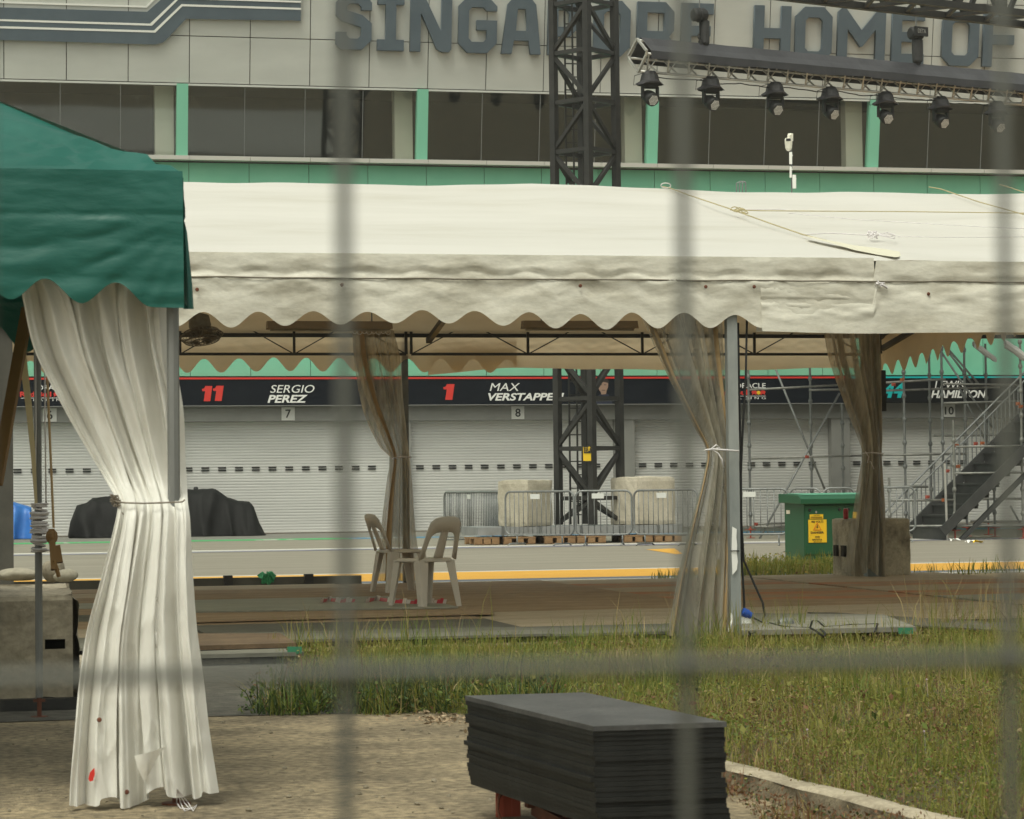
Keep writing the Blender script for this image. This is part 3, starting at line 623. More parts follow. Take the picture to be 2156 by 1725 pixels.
# moving head lamps
def lamp():
    t = thing('stage_light', 'lamp', 'stage light', TQ(0, -.02, zC_ - .04), 'black moving lamps under the lighting truss')
    o = V(t.location); b = MB(); prof = []
    rows = []
    for k in range(25):
        a = 2 * math.pi * k / 24; f = .02 * math.sin(5 * a + 1) + .015 * math.sin(9 * a)
        rows.append([o + V((math.cos(a) * r * (1 + f), math.sin(a) * r * (1 + f), z + (.03 * math.sin(3 * a) if i == 4 else 0))) for i, (r, z) in enumerate(((.02, .08), (.12, .075), (.17, .0), (.20, -.12), (.29, -.19), (.27, -.20)))])
    b.grid(rows); b.build('rain_hood', m_hood, t, smooth=False, fixn=False)
    b = MB(); b.box(o + V((0, 0, -.21)), (.30, .24, .10)); b.build('base', m_rubber, t, bev=.015)
    b = MB()
    for s in (-1, 1): b.bar(o + V((s * .155, 0, -.24)), o + V((s * .155, 0, -.47)), .05, .12, side=(1, 0, 0))
    b.bar(o + V((-.155, 0, -.25)), o + V((.155, 0, -.25)), .12, .05, side=(0, 1, 0)); b.build('yoke', m_rubber, t, bev=.012)
    d = V((.16, -.62, -.35)).normalized(); c = o + V((0, 0, -.46))
    h = MB(); h.lathe(c, [(.05, -.17), (.11, -.15), (.135, -.06), (.145, .06), (.14, .14), (.125, .15)], 20, d); hd_ = h.build('lamp_head', m_rubber, t, smooth=True)
    b = MB(); b.lathe(c, [(.118, .148), (.118, .156)], 20, d); 
    b.build('lens', m_rubber, hd_)
    b = MB(); _, e1, e2 = frame(d)
    for i in range(-3, 4):
        for j in range(-3, 4):
            x, y = (i + .5 * (j % 2)) * .032, j * .029
            if x * x + y * y < .0118: b.lathe(c + e1 * x + e2 * y, [(.0135, .157), (.0135, .162)], 6, d)
    b.build('light_cells', M('lamp cells', (.85, .85, .82), .2), hd_)
    b = MB()
    for s in (-.08, .08): b.bar(o + V((s, 0, .06)), o + V((s, 0, -.18)), .03)
    b.build('clamp', m_rubber, t)
    b = MB(); b.tube([o + V((-.1, -.05, .05)), o + V((-.34, -.06, -.03)), o + V((-.36, -.05, -.22)), o + V((-.2, -.05, -.2))], .008, 5); b.build('cable_loop', m_rubber, t)
    return t
l0 = lamp()
xs = [1367, 1495, 1630, 1746, 1862, 1978, 2096, 2215]
LL = ['stage light at the left end of the lighting truss, below its open end', 'stage light second from the left end of the lighting truss', 'stage light third from the left end of the lighting truss, above the white camera', 'stage light fourth from the left end, above the right grey column',
      'stage light fifth from the left end, just right of a mint fin', 'stage light sixth from the left end of the lighting truss', 'stage light at the right edge of the photo behind the fence wire', '']
for i, x in enumerate(xs[:7]):
    q = PN(x, 160, T0, NT); s = (q - T0).dot(U_); o = l0 if i == 0 else copytree(l0)
    o.location = TQ(s, -.02, zC_ - .06); o.rotation_euler = (0, 0, R((0, 6, -5, 9, -8, 4, 0)[i])); o['label'] = LL[i]
# chain hoists
def hoist(x, y0, y1, lab, second):
    q = PN(x, y1, T0, NT); s = (q - T0).dot(U_); base = TQ(s, 0, zA); top = PN(x, y0, T0, NT); zt_ = top.z
    t = thing('chain_hoist', lab, 'hoist', base, 'chain hoists above the lighting truss')
    H = zt_ - base.z; u = U_
    c = base + Zv * (H - .20)
    b = MB(); b.lathe(c - u * .17, [(.10, 0), (.14, .03), (.14, .14), (.155, .15), (.155, .24), (.13, .30), (.10, .33)], 16, u); b.build('motor', m_rubber, t, smooth=False)
    b = MB(); d_ = .03 if second else .12; cz = c - Zv * (.12 if second else .10) + u * d_; k_ = 1.0 if second else .85; hb_ = H * (.58 if second else .62)
    b.lathe(cz - Zv * hb_, [(.07 * k_, 0), (.115 * k_, .05), (.125 * k_, hb_ * .5), (.125 * k_, hb_ * .95), (.09 * k_, hb_)], 12, (0, 0, 1)); b.build('chain_bag', M('black bag', (.02, .02, .021), .6, c2=(.035, .035, .035), vs=6, bump=.3, bs=15), t)
    b = MB(); b.tube([c - Zv * .12, base + Zv * .12], .016, 6); b.tube([base + Zv * .20 + u * .05 * math.cos(a) + Zv * .06 * math.sin(a) for a in [R(40 * k) for k in range(8)]], .018, 6); b.bar(base + Zv * .12, base - Zv * .05, .09, .05); b.build('hook', m_rubber, t)
    b = MB(); b.tube([c + Zv * .1, c + Zv * 6.5], .012, 6); b.build('lift_chain', m_galvd, t)
    if second:
        b = MB(); b.box(c + u * .0 - NT * .17 + Zv * .02, (.36, .05, .2), R(17.5)); f = b.build('name_cover', m_rubber, t)
        letters('writing', 'DETA', m_alu, f, c - U_ * .11 - NT * .20 - Zv * .02, .22, .09, ext=.004, ux=U_, off=-.012)
hoist(1474, 12, 100, 'black chain hoist with a hook and hanging chain bag, left of the word HOME', False)
hoist(1930, 52, 140, 'black chain hoist with white lettering on its cover, below the stage roof truss', True)
# stage roof truss, top right corner
rt = thing('roof_truss', 'black stage roof truss crossing the top right corner', 'truss', PY(1900, 10, 44))
U2 = V((math.cos(R(19)), math.sin(R(19)), 0)); N2 = V((-U2.y, U2.x, 0)); O2 = PY(1900, 10, 44)
def RQ(x, y, off=0): return PN(x, y, O2 + N2 * off, N2)
a0 = RQ(1662, -30); a1 = RQ(2300, 34); a1 = a0 + U2 * (a1 - a0).dot(U2)
L2 = (a1 - a0).length; b = MB(); d = MB()
for n in (0, .9):
    for z in (0.0, .95): b.bar(a0 + N2 * n + Zv * z, a0 + N2 * n + Zv * z + U2 * L2, .13)
k = 0; s = 0
while s < L2 - .2:
    for n in (0, .9):
        d.bar(a0 + N2 * n + U2 * s, a0 + N2 * n + U2 * (s + .5) + Zv * .95, .085); d.bar(a0 + N2 * n + U2 * (s + 1.0), a0 + N2 * n + U2 * (s + .5) + Zv * .95, .085)
        if k % 2 == 0: d.bar(a0 + N2 * n + U2 * s, a0 + N2 * n + U2 * s + Zv * .95, .085)
    d.bar(a0 + U2 * s, a0 + N2 * .9 + U2 * (s + .5), .07); d.bar(a0 + U2 * (s + 1), a0 + N2 * .9 + U2 * (s + .5), .07)
    s += 1.0; k += 1
b.build('chords', m_steelblk, rt); d.build('lacing', m_steelblk, rt)
# ------------------------------------------------------------------ scaffold with a stair
def CR(x, y): return (1512.6 + x * .2984, 710 + y * .2984)
SY = 48.0
sc = thing('scaffold', 'steel tube scaffold with cross braces in front of the garages on the right', 'scaffold', PY(1800, 1140, SY + 1))
def standard(x, y0, y1, Yd, r=.026):
    a = PY(x, y0, Yd); c = PY(x, y1, Yd); x_ = PY(x, (y0 + y1) / 2, Yd).x
    b = MB(); zb = max(.0, c.z if y1 < 1125 else 0.02)
    b.tube([(x_, Yd, zb + (.25 if y1 >= 1125 else 0)), (x_, Yd, a.z)], r, 10)
    z = zb + .5
    while z < a.z: b.lathe((x_, Yd, z), [(r + .002, -.05), (r + .012, -.04), (r + .022, 0), (r + .012, .04), (r + .002, .05)], 10); z += .5
    o = b.build('standard', m_scaf if Yd < 49 else m_galvd, sc)
    if y1 >= 1125:
        b = MB(); b.tube([(x_, Yd, .02), (x_, Yd, .3)], .018, 8); b.lathe((x_, Yd, .2), [(.03, -.02), (.045, -.015), (.045, .015), (.03, .02)], 8); b.bar((x_ - .12, Yd, .2), (x_ + .12, Yd, .2), .02); b.box((x_, Yd, .016), (.15, .15, .012)); b.build('base_jack', m_redst, o)
for x, y0, y1, Yd in ((1578, 770, 1138, 52.5), (1708, 768, 1136, 53.5), (1775, 850, 1135, 53.5), (1905, 750, 1136, 50.5), (1959, 740, 1135, 52), (1985, 722, 1136, 50.5), (2033, 724, 1135, 51), (2078, 724, 1134, 52),
                      (2009, 885, 1140, 48), (1873, 1006, 1139, 48.2), (2151, 715, 1139, 48), (2094, 1000, 1136, 50), (2230, 700, 1139, 48), (2230, 700, 1139, 51)): standard(x, y0, y1, Yd)
def ledger(p, q, Yp, Yq=None, r=.024, nm='ledger', mat=None):
    b = MB(); b.tube([PY(*p, Yp), PY(*q, Yq or Yp)], r, 8); return b.build(nm, mat or m_scaf, sc, smooth=True)
for p, q, a, c in ((CR(222, 372), CR(860, 338), 52.4, 52.4), (CR(640, 374), CR(1160, 362), 53.4, 53.4), (CR(1160, 322), CR(1600, 297), 50.4, 50.4), (CR(1590, 330), CR(2140, 338), 50.4, 50.8), (CR(1160, 378), CR(1985, 352), 52, 52), (CR(235, 856), CR(1160, 832), 52.4, 52.4),
                   (CR(1160, 832), CR(1745, 822), 50.4, 50.4), (CR(1590, 466), CR(2140, 452), 50.4, 50.4), (CR(1675, 774), CR(2145, 768), 47.95, 47.95), (CR(1670, 962), CR(2145, 956), 47.95, 47.95), (CR(1210, 1152), CR(1665, 1150), 48, 48),
                   (CR(1345, 1334), CR(2400, 1328), 47.95, 47.95), (CR(250, 1318), CR(470, 1314), 52.4, 52.4), (CR(250, 1340), CR(470, 1336), 52.2, 52.2), (CR(1520, 694), CR(2145, 690), 51, 51), (CR(1160, 1054), CR(1480, 1056), 49.6, 49.6), (CR(1780, 1300), CR(2400, 1298), 51, 51), (CR(1780, 1140), CR(2400, 1140), 51, 51), (CR(1540, 85), CR(1585, 70), 50.5, 50.5)):
    ledger(p, q, a, c)
for p, q, a, c in ((CR(395, 205), CR(785, 1160), 52.6, 52.6), (CR(855, 396), CR(285, 1432), 52.8, 52.2), (CR(1555, 80), CR(1935, 640), 50.6, 50.6), (CR(1590, 60), CR(1790, 330), 51.2, 51.2), (CR(1700, 360), CR(1880, 720), 51.6, 51.6), (CR(2060, 1190), CR(2125, 1310), 51, 51), (CR(2020, 70), CR(2150, 150), 49, 49), (CR(1600, 60), CR(1835, 330), 51.8, 51.8)):
    ledger(p, q, a, c, nm='diagonal_brace', mat=m_galv)
for x, y, Yd in ((1296, 300, 50.35), (1235, 335, 50.35), (265, 1320, 52.3), (1475, 1128, 48), (1680, 765, 48.1), (1815, 752, 48.3), (1862, 748, 48.3), (1690, 912, 48.1), (1615, 945, 48.1), (1590, 1150, 48), (2112, 470, 48), (2132, 490, 48), (625, 845, 52.4)):
    q = PY(*CR(x, y), Yd - .03); b = MB(); b.box(q, (.065, .06, .065), .5); b.lathe(q + V((.0, -.04, 0)), [(.013, -.03), (.013, .04)], 6, (.4, -1, .3)); b.build('coupler', m_redst if x % 2 else m_orange, sc)
b = MB(); b.tube([PY(*CR(1596, 890), 47.9), PY(*CR(1615, 1435), 47.9)], .026, 8); b.build('inclined_tube', m_alu, sc)
b = MB(); b.box((26.2, 57.0, 5.78), (17.5, 15.5, .06)); b.build('pallet_or_shade_boards', m_wood, sc)  # unseen deck, assumed and added to shade the shutters on the right
for yy in (49.6, 53, 57, 61, 64.4): b = MB(); b.bar((17.6, yy, 5.68), (34.8, yy, 5.68), .1); b.build('shade_deck_beam', m_galvd, sc)  # beams of the added shading deck
# wrapped ends of the upper tubes
for x, y, Yd, s in ((2112, 45, 47.9, 1.0), (1868, 50, 50.5, .8)):
    c = PY(*CR(x, y), Yd); b = MB(); rows = []
    for i in range(8):
        rows.append([c + V(((-.28 + .09 * i) * s, .07 * math.cos(a), -.06 * i * s + .09 * s * math.sin(a) * (1 + .3 * wr(i, a * 2, 3)))) for a in [R(45 * k) for k in range(9)]])
    b.grid(rows); b.build('plastic_wrap', M('grey plastic wrap', (.42, .42, .40), .4, bump=.4, bs=14), sc, fixn=False)
# stair
st = thing('scaffold_stair', 'steel stair with handrails climbing to the right through the scaffold', 'stair', PY(1920, 1135, 48.6))
A = PY(1918, 1120, 49.7); B_ = PY(2156, 880, 49.7); sl_ = (B_ - A); sl_ = sl_ * 1.45; DN = V((0, -1.85, 0))
m_stair = M('dark stair steel', (.030, .031, .030), .6, c2=(.05, .05, .048), vs=4)
for k, o in enumerate((V((0, 0, 0)), DN)):
    b = MB(); b.bar(A + o + V((-.05, 0, .02)), A + o + sl_ + V((-.05, 0, .02)), .05, .2, side=(0, 1, 0)); b.build('stringer', m_stair, st)
ns = 16
for i in range(ns):
    q = A + sl_ * ((i + .5) / ns); b = MB(); b.box(q + DN / 2 + V((.02, 0, .02)), (abs(sl_.x) / ns + .06, 1.78, .04)); b.box(q + DN / 2 + V((-abs(sl_.x) / ns / 2 + .03, 0, -.13)), (.02, 1.78, .27)); b.build('tread', m_stair, st)
b = MB(); P = [A + V((.28, .05, -.25)), A + sl_ + V((.28, .05, -.25)), A + sl_ + V((.28, 1.1, -.25)), A + V((.28, 1.1, -.25))]
b.bar(A + V((.30, -.15, -.3)), A + sl_ + V((.30, -.15, -.3)), .09); b.build('under_beam', m_stair, st); b = MB(); b.bar(A + V((.30, -1.75, -.22)), A + sl_ + V((.30, -1.75, -.22)), .09); b.build('under_beam', m_stair, st)
for dy in (0.0,):
    t_ = MB(); o = V((0, dy, 0)); r1 = V((-.09, 0, .86)); r2 = V((-.09, 0, .68))
    t_.tube([A + o + r1 + sl_ * (-.16), A + o + r1 + sl_], .022, 8); t_.tube([A + o + r2 + sl_ * (-.10), A + o + r2 + sl_], .018, 8)
    for i in range(0, 39):
        q = A + o + sl_ * ((i + .3) / 39); h = .70 if i % 6 else .88
        t_.tube([q + V((-.07, 0, .02)), q + V((-.07, 0, h))], .013 if i % 6 else .022, 6)
    t_.build('handrail', m_galv if dy == 0 else m_galvd, st)
# litter under the scaffold
for x, y, mt, lab in ((2011, 1139, m_white, 'crumpled white paper scrap at the foot of the scaffold stair'), (2044, 1143, m_white, 'small white plastic scrap under the scaffold'), (2061, 1144, m_yel, 'tiny yellow scrap under the scaffold')):
    q = G(x, y, .01); b = MB(); b.grid([[q + V(((i - 2) * .045, (j - 2) * .04, .03 + .03 * wr(i * 1.3, j * 1.1, x))) for j in range(5)] for i in range(5)]); tag(b.build('litter_scrap', mt, fixn=False), lab, 'litter')
# ------------------------------------------------------------------ covered cars, case
def draped(name, prof, Yc, depth, mat, lab, cat, seed, zf=.02):
    """prof: (pixel x, pixel y of the top); a cloth shell over a body of that outline"""
    rows = []; xs_ = [p[0] for p in prof]; n = 64
    for i in range(n + 1):
        x = lerp(xs_[0], xs_[-1], i / n); y = interp([(p[0], p[1]) for p in prof], x)[0]; top = PY(x, y, Yc); zt_ = max(top.z, .05)
        e = min(1, min(i, n - i) / 5); e = .35 + .65 * math.sin(e * math.pi / 2); hw = depth / 2 * e; row = []
        for j in range(25):
            a = lerp(-1, 1, j / 24); s = abs(a)
            yy = math.copysign((hw * .55 * (s / .5)) if s < .5 else hw * (.55 + .45 * ((s - .5) / .5) ** .7), a)
            z = zt_ * (1 - .10 * (s / .5) ** 2) if s < .5 else lerp(zt_ * .9, zf, ((s - .5) / .5) ** .85)
            fold = .11 * ((s - .3) / .7 if s > .3 else 0); ph = top.x * 8 + 4 * wr(top.x * 2.4, a * .8, seed)
            row.append(V((top.x + fold * .5 * math.cos(ph), Yc + yy + fold * math.copysign(1, a) * math.sin(ph) + .02 * wr(top.x * 5, a * 4, seed), z + .018 * wr(top.x * 6, a * 6, seed + 1) * (s < .95))))
        rows.append(row)
    b = MB(); b.grid(rows); b.add([r[0] for r in rows[:1]], []); b.f.append(tuple(range(25))); b.mi.append(0); b.f.append(tuple(n * 25 + k for k in range(25))[::-1]); b.mi.append(0)
    o = b.build(name, mat, smooth=True); return tag(o, lab, cat)
draped('covered_car', [(143, 1130), (150, 1095), (163, 1063), (186, 1058), (192, 1049), (237, 1046), (300, 1038), (345, 1033), (397, 1031), (450, 1029), (478, 1047), (500, 1053), (528, 1057), (535, 1075), (541, 1095), (556, 1122)], 66.2, 1.9, m_cover, 'low racing car hidden under a black tarpaulin before the shutters', 'covered car', 5)
draped('covered_load', [(-30, 1128), (-10, 1070), (5, 1055), (30, 1057), (48, 1062), (66, 1068), (69, 1124)], 66, 1.3, m_blue, 'trolley load under a bright blue tarpaulin at the left edge', 'covered load', 6)
q = PY(414, 1032, 67.4); t = thing('equipment_case', 'small grey case standing behind the covered racing car', 'case', (q.x, 67.4, .02))
b = MB(); b.box((q.x, 67.4, .02 + (q.z - .02) / 2), (.4, .4, q.z - .02)); b.build('case_body', m_clad, t, bev=.02); b = MB(); b.lathe((q.x - .02, 67.4, q.z), [(.05, 0), (.07, .04), (.04, .09)], 10); b.build('knob', m_rubber, t)
# ------------------------------------------------------------------ white marquee
EY, RY, BYK = 17.9, 23.4, 28.9
EZ, RZ, BZ = 2.83, 4.03, 2.98
MX0, MX1 = -5.0, 16.4
mq = thing('white_marquee', 'long white marquee with a scalloped soiled valance and clear side curtains', 'marquee', (5.6, RY, 0))
POLX = [.15, 5.65, 11.12]
def roofz(X, v):       # v 0..1 eave to ridge
    d = min(abs(X - p - .0) for p in (-5.3, .15, 5.4, 10.9, 16.4)); sag = .035 * math.sin(min(d, 2.7) / 2.7 * math.pi / 2)
    return lerp(EZ, RZ, v) - sag * (.3 + .7 * v) - .05 * math.sin(math.pi * v) + .012 * wr(X * 1.6, v * 5, 21, 4)
RXOFF = .0
b = MB(); P = []
nX = 220
for j in range(41):
    v = j / 40; P.append([V((lerp(MX0, MX1, i / nX), lerp(EY, RY, v), roofz(lerp(MX0, MX1, i / nX), v) - (.02 if j == 0 else 0))) for i in range(nX + 1)])
b.grid(P)
P = []
for j in range(13):
    v = j / 12; P.append([V((lerp(MX0, MX1, i / nX), lerp(RY, BYK, v), lerp(roofz(lerp(MX0, MX1, i / nX), 1), BZ, v))) for i in range(nX + 1)])
b.grid(P); b.build('roof', m_canvas, mq, smooth=True, fixn=False)
b = MB(); P = []
for j in range(13):
    v = j / 12; P.append([V((lerp(MX0, MX1, i / 110), lerp(RY, BYK, v), lerp(roofz(lerp(MX0, MX1, i / 110), 1), BZ, v) - .035 - .02 * math.sin(math.pi * v))) for i in range(111)])
b.grid(P); b.build('added_tan_sheet', m_rear, mq, smooth=True, fixn=False)  # extra sheet added below the rear slope to dim and tan its underside
def valance(name, p, q, top, lowfn, mat, parent, seed, bulge=.03, nx=300, nz=22, ydir=(0, -1, 0), seam=None):
    p = V(p); q = V(q); L_ = (q - p).length; yd = V(ydir); P = []
    for j in range(nz + 1):
        t = j / nz; row = []
        for i in range(nx + 1):
            s = L_ * i / nx; base = p.lerp(q, i / nx); lo = lowfn(s, base); zt_ = top(s, base) if callable(top) else top
            z = lerp(zt_, lo, t)
            d = zt_ - z; tb = min(1, d / .5)
            cz_ = abs(((s + .2 * wr(s, 0, seed + 5)) % 1.37) / 1.37 - .5) * 2
            o = bulge * (math.sin(tb * math.pi * .5) * .6 + .55 * tb * wr(s * 2.6 + d * 1.5, d * 3.0, seed, 4) + .30 * math.sin(min(1, t * 1.2) * math.pi) * wr(s * 4 + d * 14, d * 19 - s * 5, seed + 3, 5, pers=.7) + .35 * (cz_ ** 5) * tb)
            if seam and abs(t - seam) < .03: o -= .012
            row.append(V((base.x, base.y, z)) + yd * o)
        P.append(row)
    b = MB(); b.grid(P); return b.build(name, mat, parent, smooth=True, fixn=False)
def scal(per, ph, hi, lo, seed, pw=1.0, jit=.015, irr=.0):
    def f(s, base):
        c = .5 + .5 * math.cos(2 * math.pi * (base.x - ph) / per + .5 * wr(base.x * .9, 0, seed))
        k_ = irr * .5 * (1 + wr(base.x * 1.9, 5, seed + 9)); return lerp(hi, lo, lerp(c ** pw, .55, max(0, min(.7, k_)))) + jit * wr(base.x * 1.3, 2, seed)
    return f
xcut = PY(1842, 690, EY).x; ph = PY(945, 690, EY).x
valance('front_valance', (MX0, EY, 0), (xcut, EY, 0), EZ, scal(.395, ph, 2.418, 2.296, 31, jit=.02, irr=.3), m_val, mq, 31, seam=.30, nx=520)
b = MB(); b.tube([V((lerp(MX0, MX1, i / 90), EY - .020 - .004 * wr(i, 0, 3), EZ - .178 + .006 * wr(i * .8, 1, 5))) for i in range(91)], .006, 5); b.build('seam', M('grimy seam', (.17, .15, .115), .8), mq)
valance('front_valance', (xcut - .9, EY - .015, 0), (MX1, EY - .015, 0), lambda s, b_: EZ - .02 if s > .9 else 2.6, lambda s, b_: 2.285 + .012 * wr(s, 0, 5) - .02 * min(s, 1), m_val, mq, 41, seam=.30)
xs_ = PY(1592, 690, EY + .05).x
valance('inner_strip', (xs_, EY + .05, 0), (xcut - .6, EY + .05, 0), 2.42, lambda s, b_: 2.275 + .01 * s, m_canvas, mq, 43, nx=60, nz=6)
# rear valance, seen from inside
phb = PY(485 + 58, 760, 29.0).x
valance('rear_valance', (MX0, 29.0, 0), (PY(1088, 740, 29).x, 29.0, 0), BZ + .02, scal(.395, PY(540, 770, 29).x, 2.66, 2.50, 51), m_rear, mq, 51, ydir=(0, 1, 0), bulge=.02, nx=460)
xr0, xr1 = PY(903, 780, 29.08).x, 10.75
valance('rear_flap', (xr0, 29.10, 0), (xr1, 29.10, 0), BZ + .02, lambda s, b_: (2.47 + .075 * min(s / .9, 1)) + .012 * wr(s * 1.5, 1, 8), m_rear, mq, 53, ydir=(0, 1, 0), bulge=.02)
# valance hung along the right hand gable
g0 = PY(1850, 790, 28.6); g1 = PN(2180, 690, V((g0.x, 0, 0)), V((1, 0, 0)))
def gl(s, base):
    t = (base.y - g0.y) / (g1.y - g0.y); z = lerp(g0.z, g1.z, t); c = .5 + .5 * math.cos(2 * math.pi * s / .36)
    return z + lerp(.12, -.03, c ** 1.2)
e1 = V((g0.x, lerp(g0.y, g1.y, 2.2), 0))
valance('gable_valance', (g0.x, 28.6, 0), e1, lambda s, base: lerp(3.0, 4.0, min(1, (28.9 - base.y) / 5.4)), gl, m_rear, mq, 57, ydir=(1, 0, 0), bulge=.05)
# poles
def pole(x, y, z1, w, mat=m_galv, hem=False):
    b = MB(); b.bar((x, y, 0.0), (x, y, z1), w, w * .9, side=(1, 0, 0)); b.box((x, y + .0, .012), (w + .1, w + .1, .012)); o = b.build('pole', mat, mq, bev=0)
    return o
m_pole = M('dull grey pole', (.22, .24, .235), .5, metal=.2, c2=(.34, .355, .34), vs=5, st=(1, 1, .4), bump=.05)
px1 = PY(1548, 1345, EY + .06).x
pf = pole(px1, EY + .06, EZ - .02, .078, m_pole)
pole(PY(13, 1000, EY + .06).x, EY + .06, EZ - .02, .095, M('dark grey pole', (.048, .045, .036), .6, c2=(.08, .075, .06), vs=4)); pole(11.12, EY + .06, EZ - .02, .08, m_pole)
pole(PY(856, 1200, 29.05).x, 29.05, BZ - .02, .075, m_galvd); pole(-.25, 29.05, BZ - .02, .075, m_galvd)
pole(PY(1836, 1200, 28.0).x, 28.0, BZ - .03, .16, M('blue grey pole', (.19, .235, .235), .5, c2=(.27, .31, .30), vs=5, st=(1, 1, .5)))
b = MB(); c = PY(1549, 1160, EY + .012); b.poly([c + V((-.03 + .004 * wr(z * 20, 0, 4), -.0, z)) for z in (-.18, .0, .18)] + [c + V((.012 + .012 * wr(z * 30, 3, 4), 0, z)) for z in (.16, .1, .04, -.02, -.08, -.14)]); b.build('peeling_paint', m_white, mq, fixn=False)
# trusses
def truss(p, q, h, name, n, mat=m_steelblk, w=.032, step=None):
    p = V(p); q = V(q); b = MB(); b.bar(p, q, w); b.bar(p + V((0, 0, h)), q + V((0, 0, h)), w)
    for k in range(n):
        a = p.lerp(q, k / n); c = p.lerp(q, (k + 1) / n); mid = a.lerp(c, .5)
        b.bar(a, a + V((0, 0, h)), w * .9); 
        b.bar(a, a.lerp(mid, .95) + V((0, 0, h)), .013); b.bar(a.lerp(mid, 1.05) + V((0, 0, h)), c, .013)
    b.bar(q, q + V((0, 0, h)), w); return b.build(name, mat, mq)
zt0 = PY(1000, 746, 28.8).z; ht = PY(1000, 683, 28.8).z - zt0
xA, xB = PY(582, 745, 28.8).x, PY(1130, 745, 28.8).x; stp = PY(1362, 745, 28.8).x - xB
truss((xB - 7 * stp, 28.8, zt0), (PY(855, 745, 28.8).x - .0, 28.8, zt0), ht, 'rear_truss', 6)
truss((PY(866, 745, 28.8).x, 28.8, zt0), (PY(1820, 745, 28.8).x, 28.8, zt0), ht, 'rear_truss', 4)
truss((MX0, EY + .12, 2.5), (11.1, EY + .12, 2.5), .3, 'front_truss', 12)
for X, y0 in ((5.4, 28.8), (10.85, 28.7), (.0, 28.8)):
    b = MB(); b.bar((X, EY + .1, 2.72), (X, RY, 3.9), .06); b.bar((X, RY, 3.9), (X, y0, 2.86), .06)
    b.build('rafter_truss', m_steelblk, mq)
b = MB(); b.bar((MX0, RY, 3.92), (MX1, RY, 3.92), .06); b.bar((MX0, 28.9, 2.93), (MX1, 28.9, 2.93), .05); b.bar((MX0, EY + .08, 2.78), (MX1, EY + .08, 2.78), .05); b.build('purlins', m_steelblk, mq)
b = MB(); a = PY(1856, 735, 28.3); c = PY(1945, 683, 27.2); b.bar(a, c, .055); a = PY(1848, 690, 28.3); b.bar(a, PY(1852, 745, 28.3), .05); b.build('knee_brace', m_steelblk, mq)
b = MB(); q = PY(1859, 823, 27.95); b.box(q, (.06, .05, .48)); b.build('dark_bracket', m_rubber, mq)
for px_, py_ in ((1486, 604), (1588, 604), (1955, 619), (720, 600), (1222, 602), (415, 610)):
    b = MB(); b.lathe(PY(px_, py_, EY - .035), [(.014, 0), (.010, .012)], 10, (0, -1, 0)); b.build('eyelet', m_rust, mq)
b = MB(); pts = [PY(1844, 597, EY - .04), PY(1858, 600, EY - .06), PY(1868, 606, EY - .05)]; b.tube(pts, .012, 6); b.tube([PY(1847, 590, EY - .05), PY(1855, 604, EY - .06), PY(1862, 596, EY - .06), PY(1850, 596, EY - .06)], .006, 5); b.build('lashing_knot', m_wrope, mq)
# fluorescent fittings and fan under the roof
def fitting(x0, x1, y, Yd, lab):
    a = PY(x0, y, Yd); c = PY(x1, y, Yd); z = a.z; t = thing('strip_light', lab, 'strip light', ((a.x + c.x) / 2, Yd, z), 'strip lights under the marquee roof')
    b = MB(); n = .09; prof = [(-n, -.045), (-n * .55, .035), (n * .55, .035), (n, -.045), (n * .4, -.03), (-n * .4, -.03)]
    b.prism([V((a.x, Yd + p[0], z + p[1])) for p in prof], (c.x - a.x, 0, 0)); b.build('reflector', M('tan reflector', (.20, .145, .085), .5), t)
    b = MB(); b.tube([(a.x + .03, Yd, z - .05), (c.x - .03, Yd, z - .05)], .016, 8); b.build('lamp_tube', M('lamp tube', (.33, .28, .2), .4), t)
    b = MB()
    for xx in (a.x + .2, c.x - .2): b.tube([(xx, Yd, z + .03), (xx, Yd, z + .75)], .008, 6)
    b.build('hanger', m_galvd, t)
fitting(1100, 1340, 683, 25.2, 'long tan strip light hanging under the marquee roof left of the large clear curtain')
fitting(562, 824, 684, 25.2, 'strip light hanging under the marquee roof behind the left scallops')
q = PY(424, 708, 26.6); fn = thing('ceiling_fan', 'caged fan hanging under the marquee roof beside the green tent pole', 'fan', q)
ax = V((.1, -.25, -1)).normalized(); _, e1_, e2_ = frame(ax); rr = .23; b = MB()
for z, r_ in ((-.05, rr * .5), (-.045, rr * .8), (0, rr), (.05, rr * .8), (.06, rr * .45)):
    b.tube([q + ax * z + (e1_ * math.cos(a) + e2_ * math.sin(a)) * r_ for a in [R(15 * k) for k in range(24)]], .005, 5, closed=True)
for k in range(30):
    a = R(12 * k); u = e1_ * math.cos(a) + e2_ * math.sin(a); b.tube([q + ax * -.055 + u * .05, q + ax * -.045 + u * rr * .8, q + u * rr, q + ax * .05 + u * rr * .8, q + ax * .062 + u * .04], .0035, 4)
b.build('cage', M('fan cage', (.12, .10, .07), .6), fn)
b = MB(); b.lathe(q - ax * .24, [(.05, 0), (.11, .03), (.12, .13), (.07, .19), (.04, .23)], 16, ax); b.build('motor', M('fan motor', (.17, .15, .11), .6, c2=(.10, .085, .06), vs=20), fn, smooth=True)
for k in range(3):
    a = R(120 * k + 20); u = e1_ * math.cos(a) + e2_ * math.sin(a); w = e1_ * math.cos(a + 1.57) + e2_ * math.sin(a + 1.57); b = MB(); b.prism([q + u * .04 - w * .03, q + u * .2 - w * .08, q + u * .21 + w * .07 + ax * .03, q + u * .04 + w * .03 + ax * .02], ax * .004); b.build('blade', M('fan blade', (.16, .135, .09), .5), fn)
b = MB(); b.tube([q - ax * .2, q + V((0, 0, .75))], .018, 8); b.build('stem', m_galvd, fn)
q = PY(930, 1028, 20); 
b = MB(); c = PY(940, 690, 25.6); 
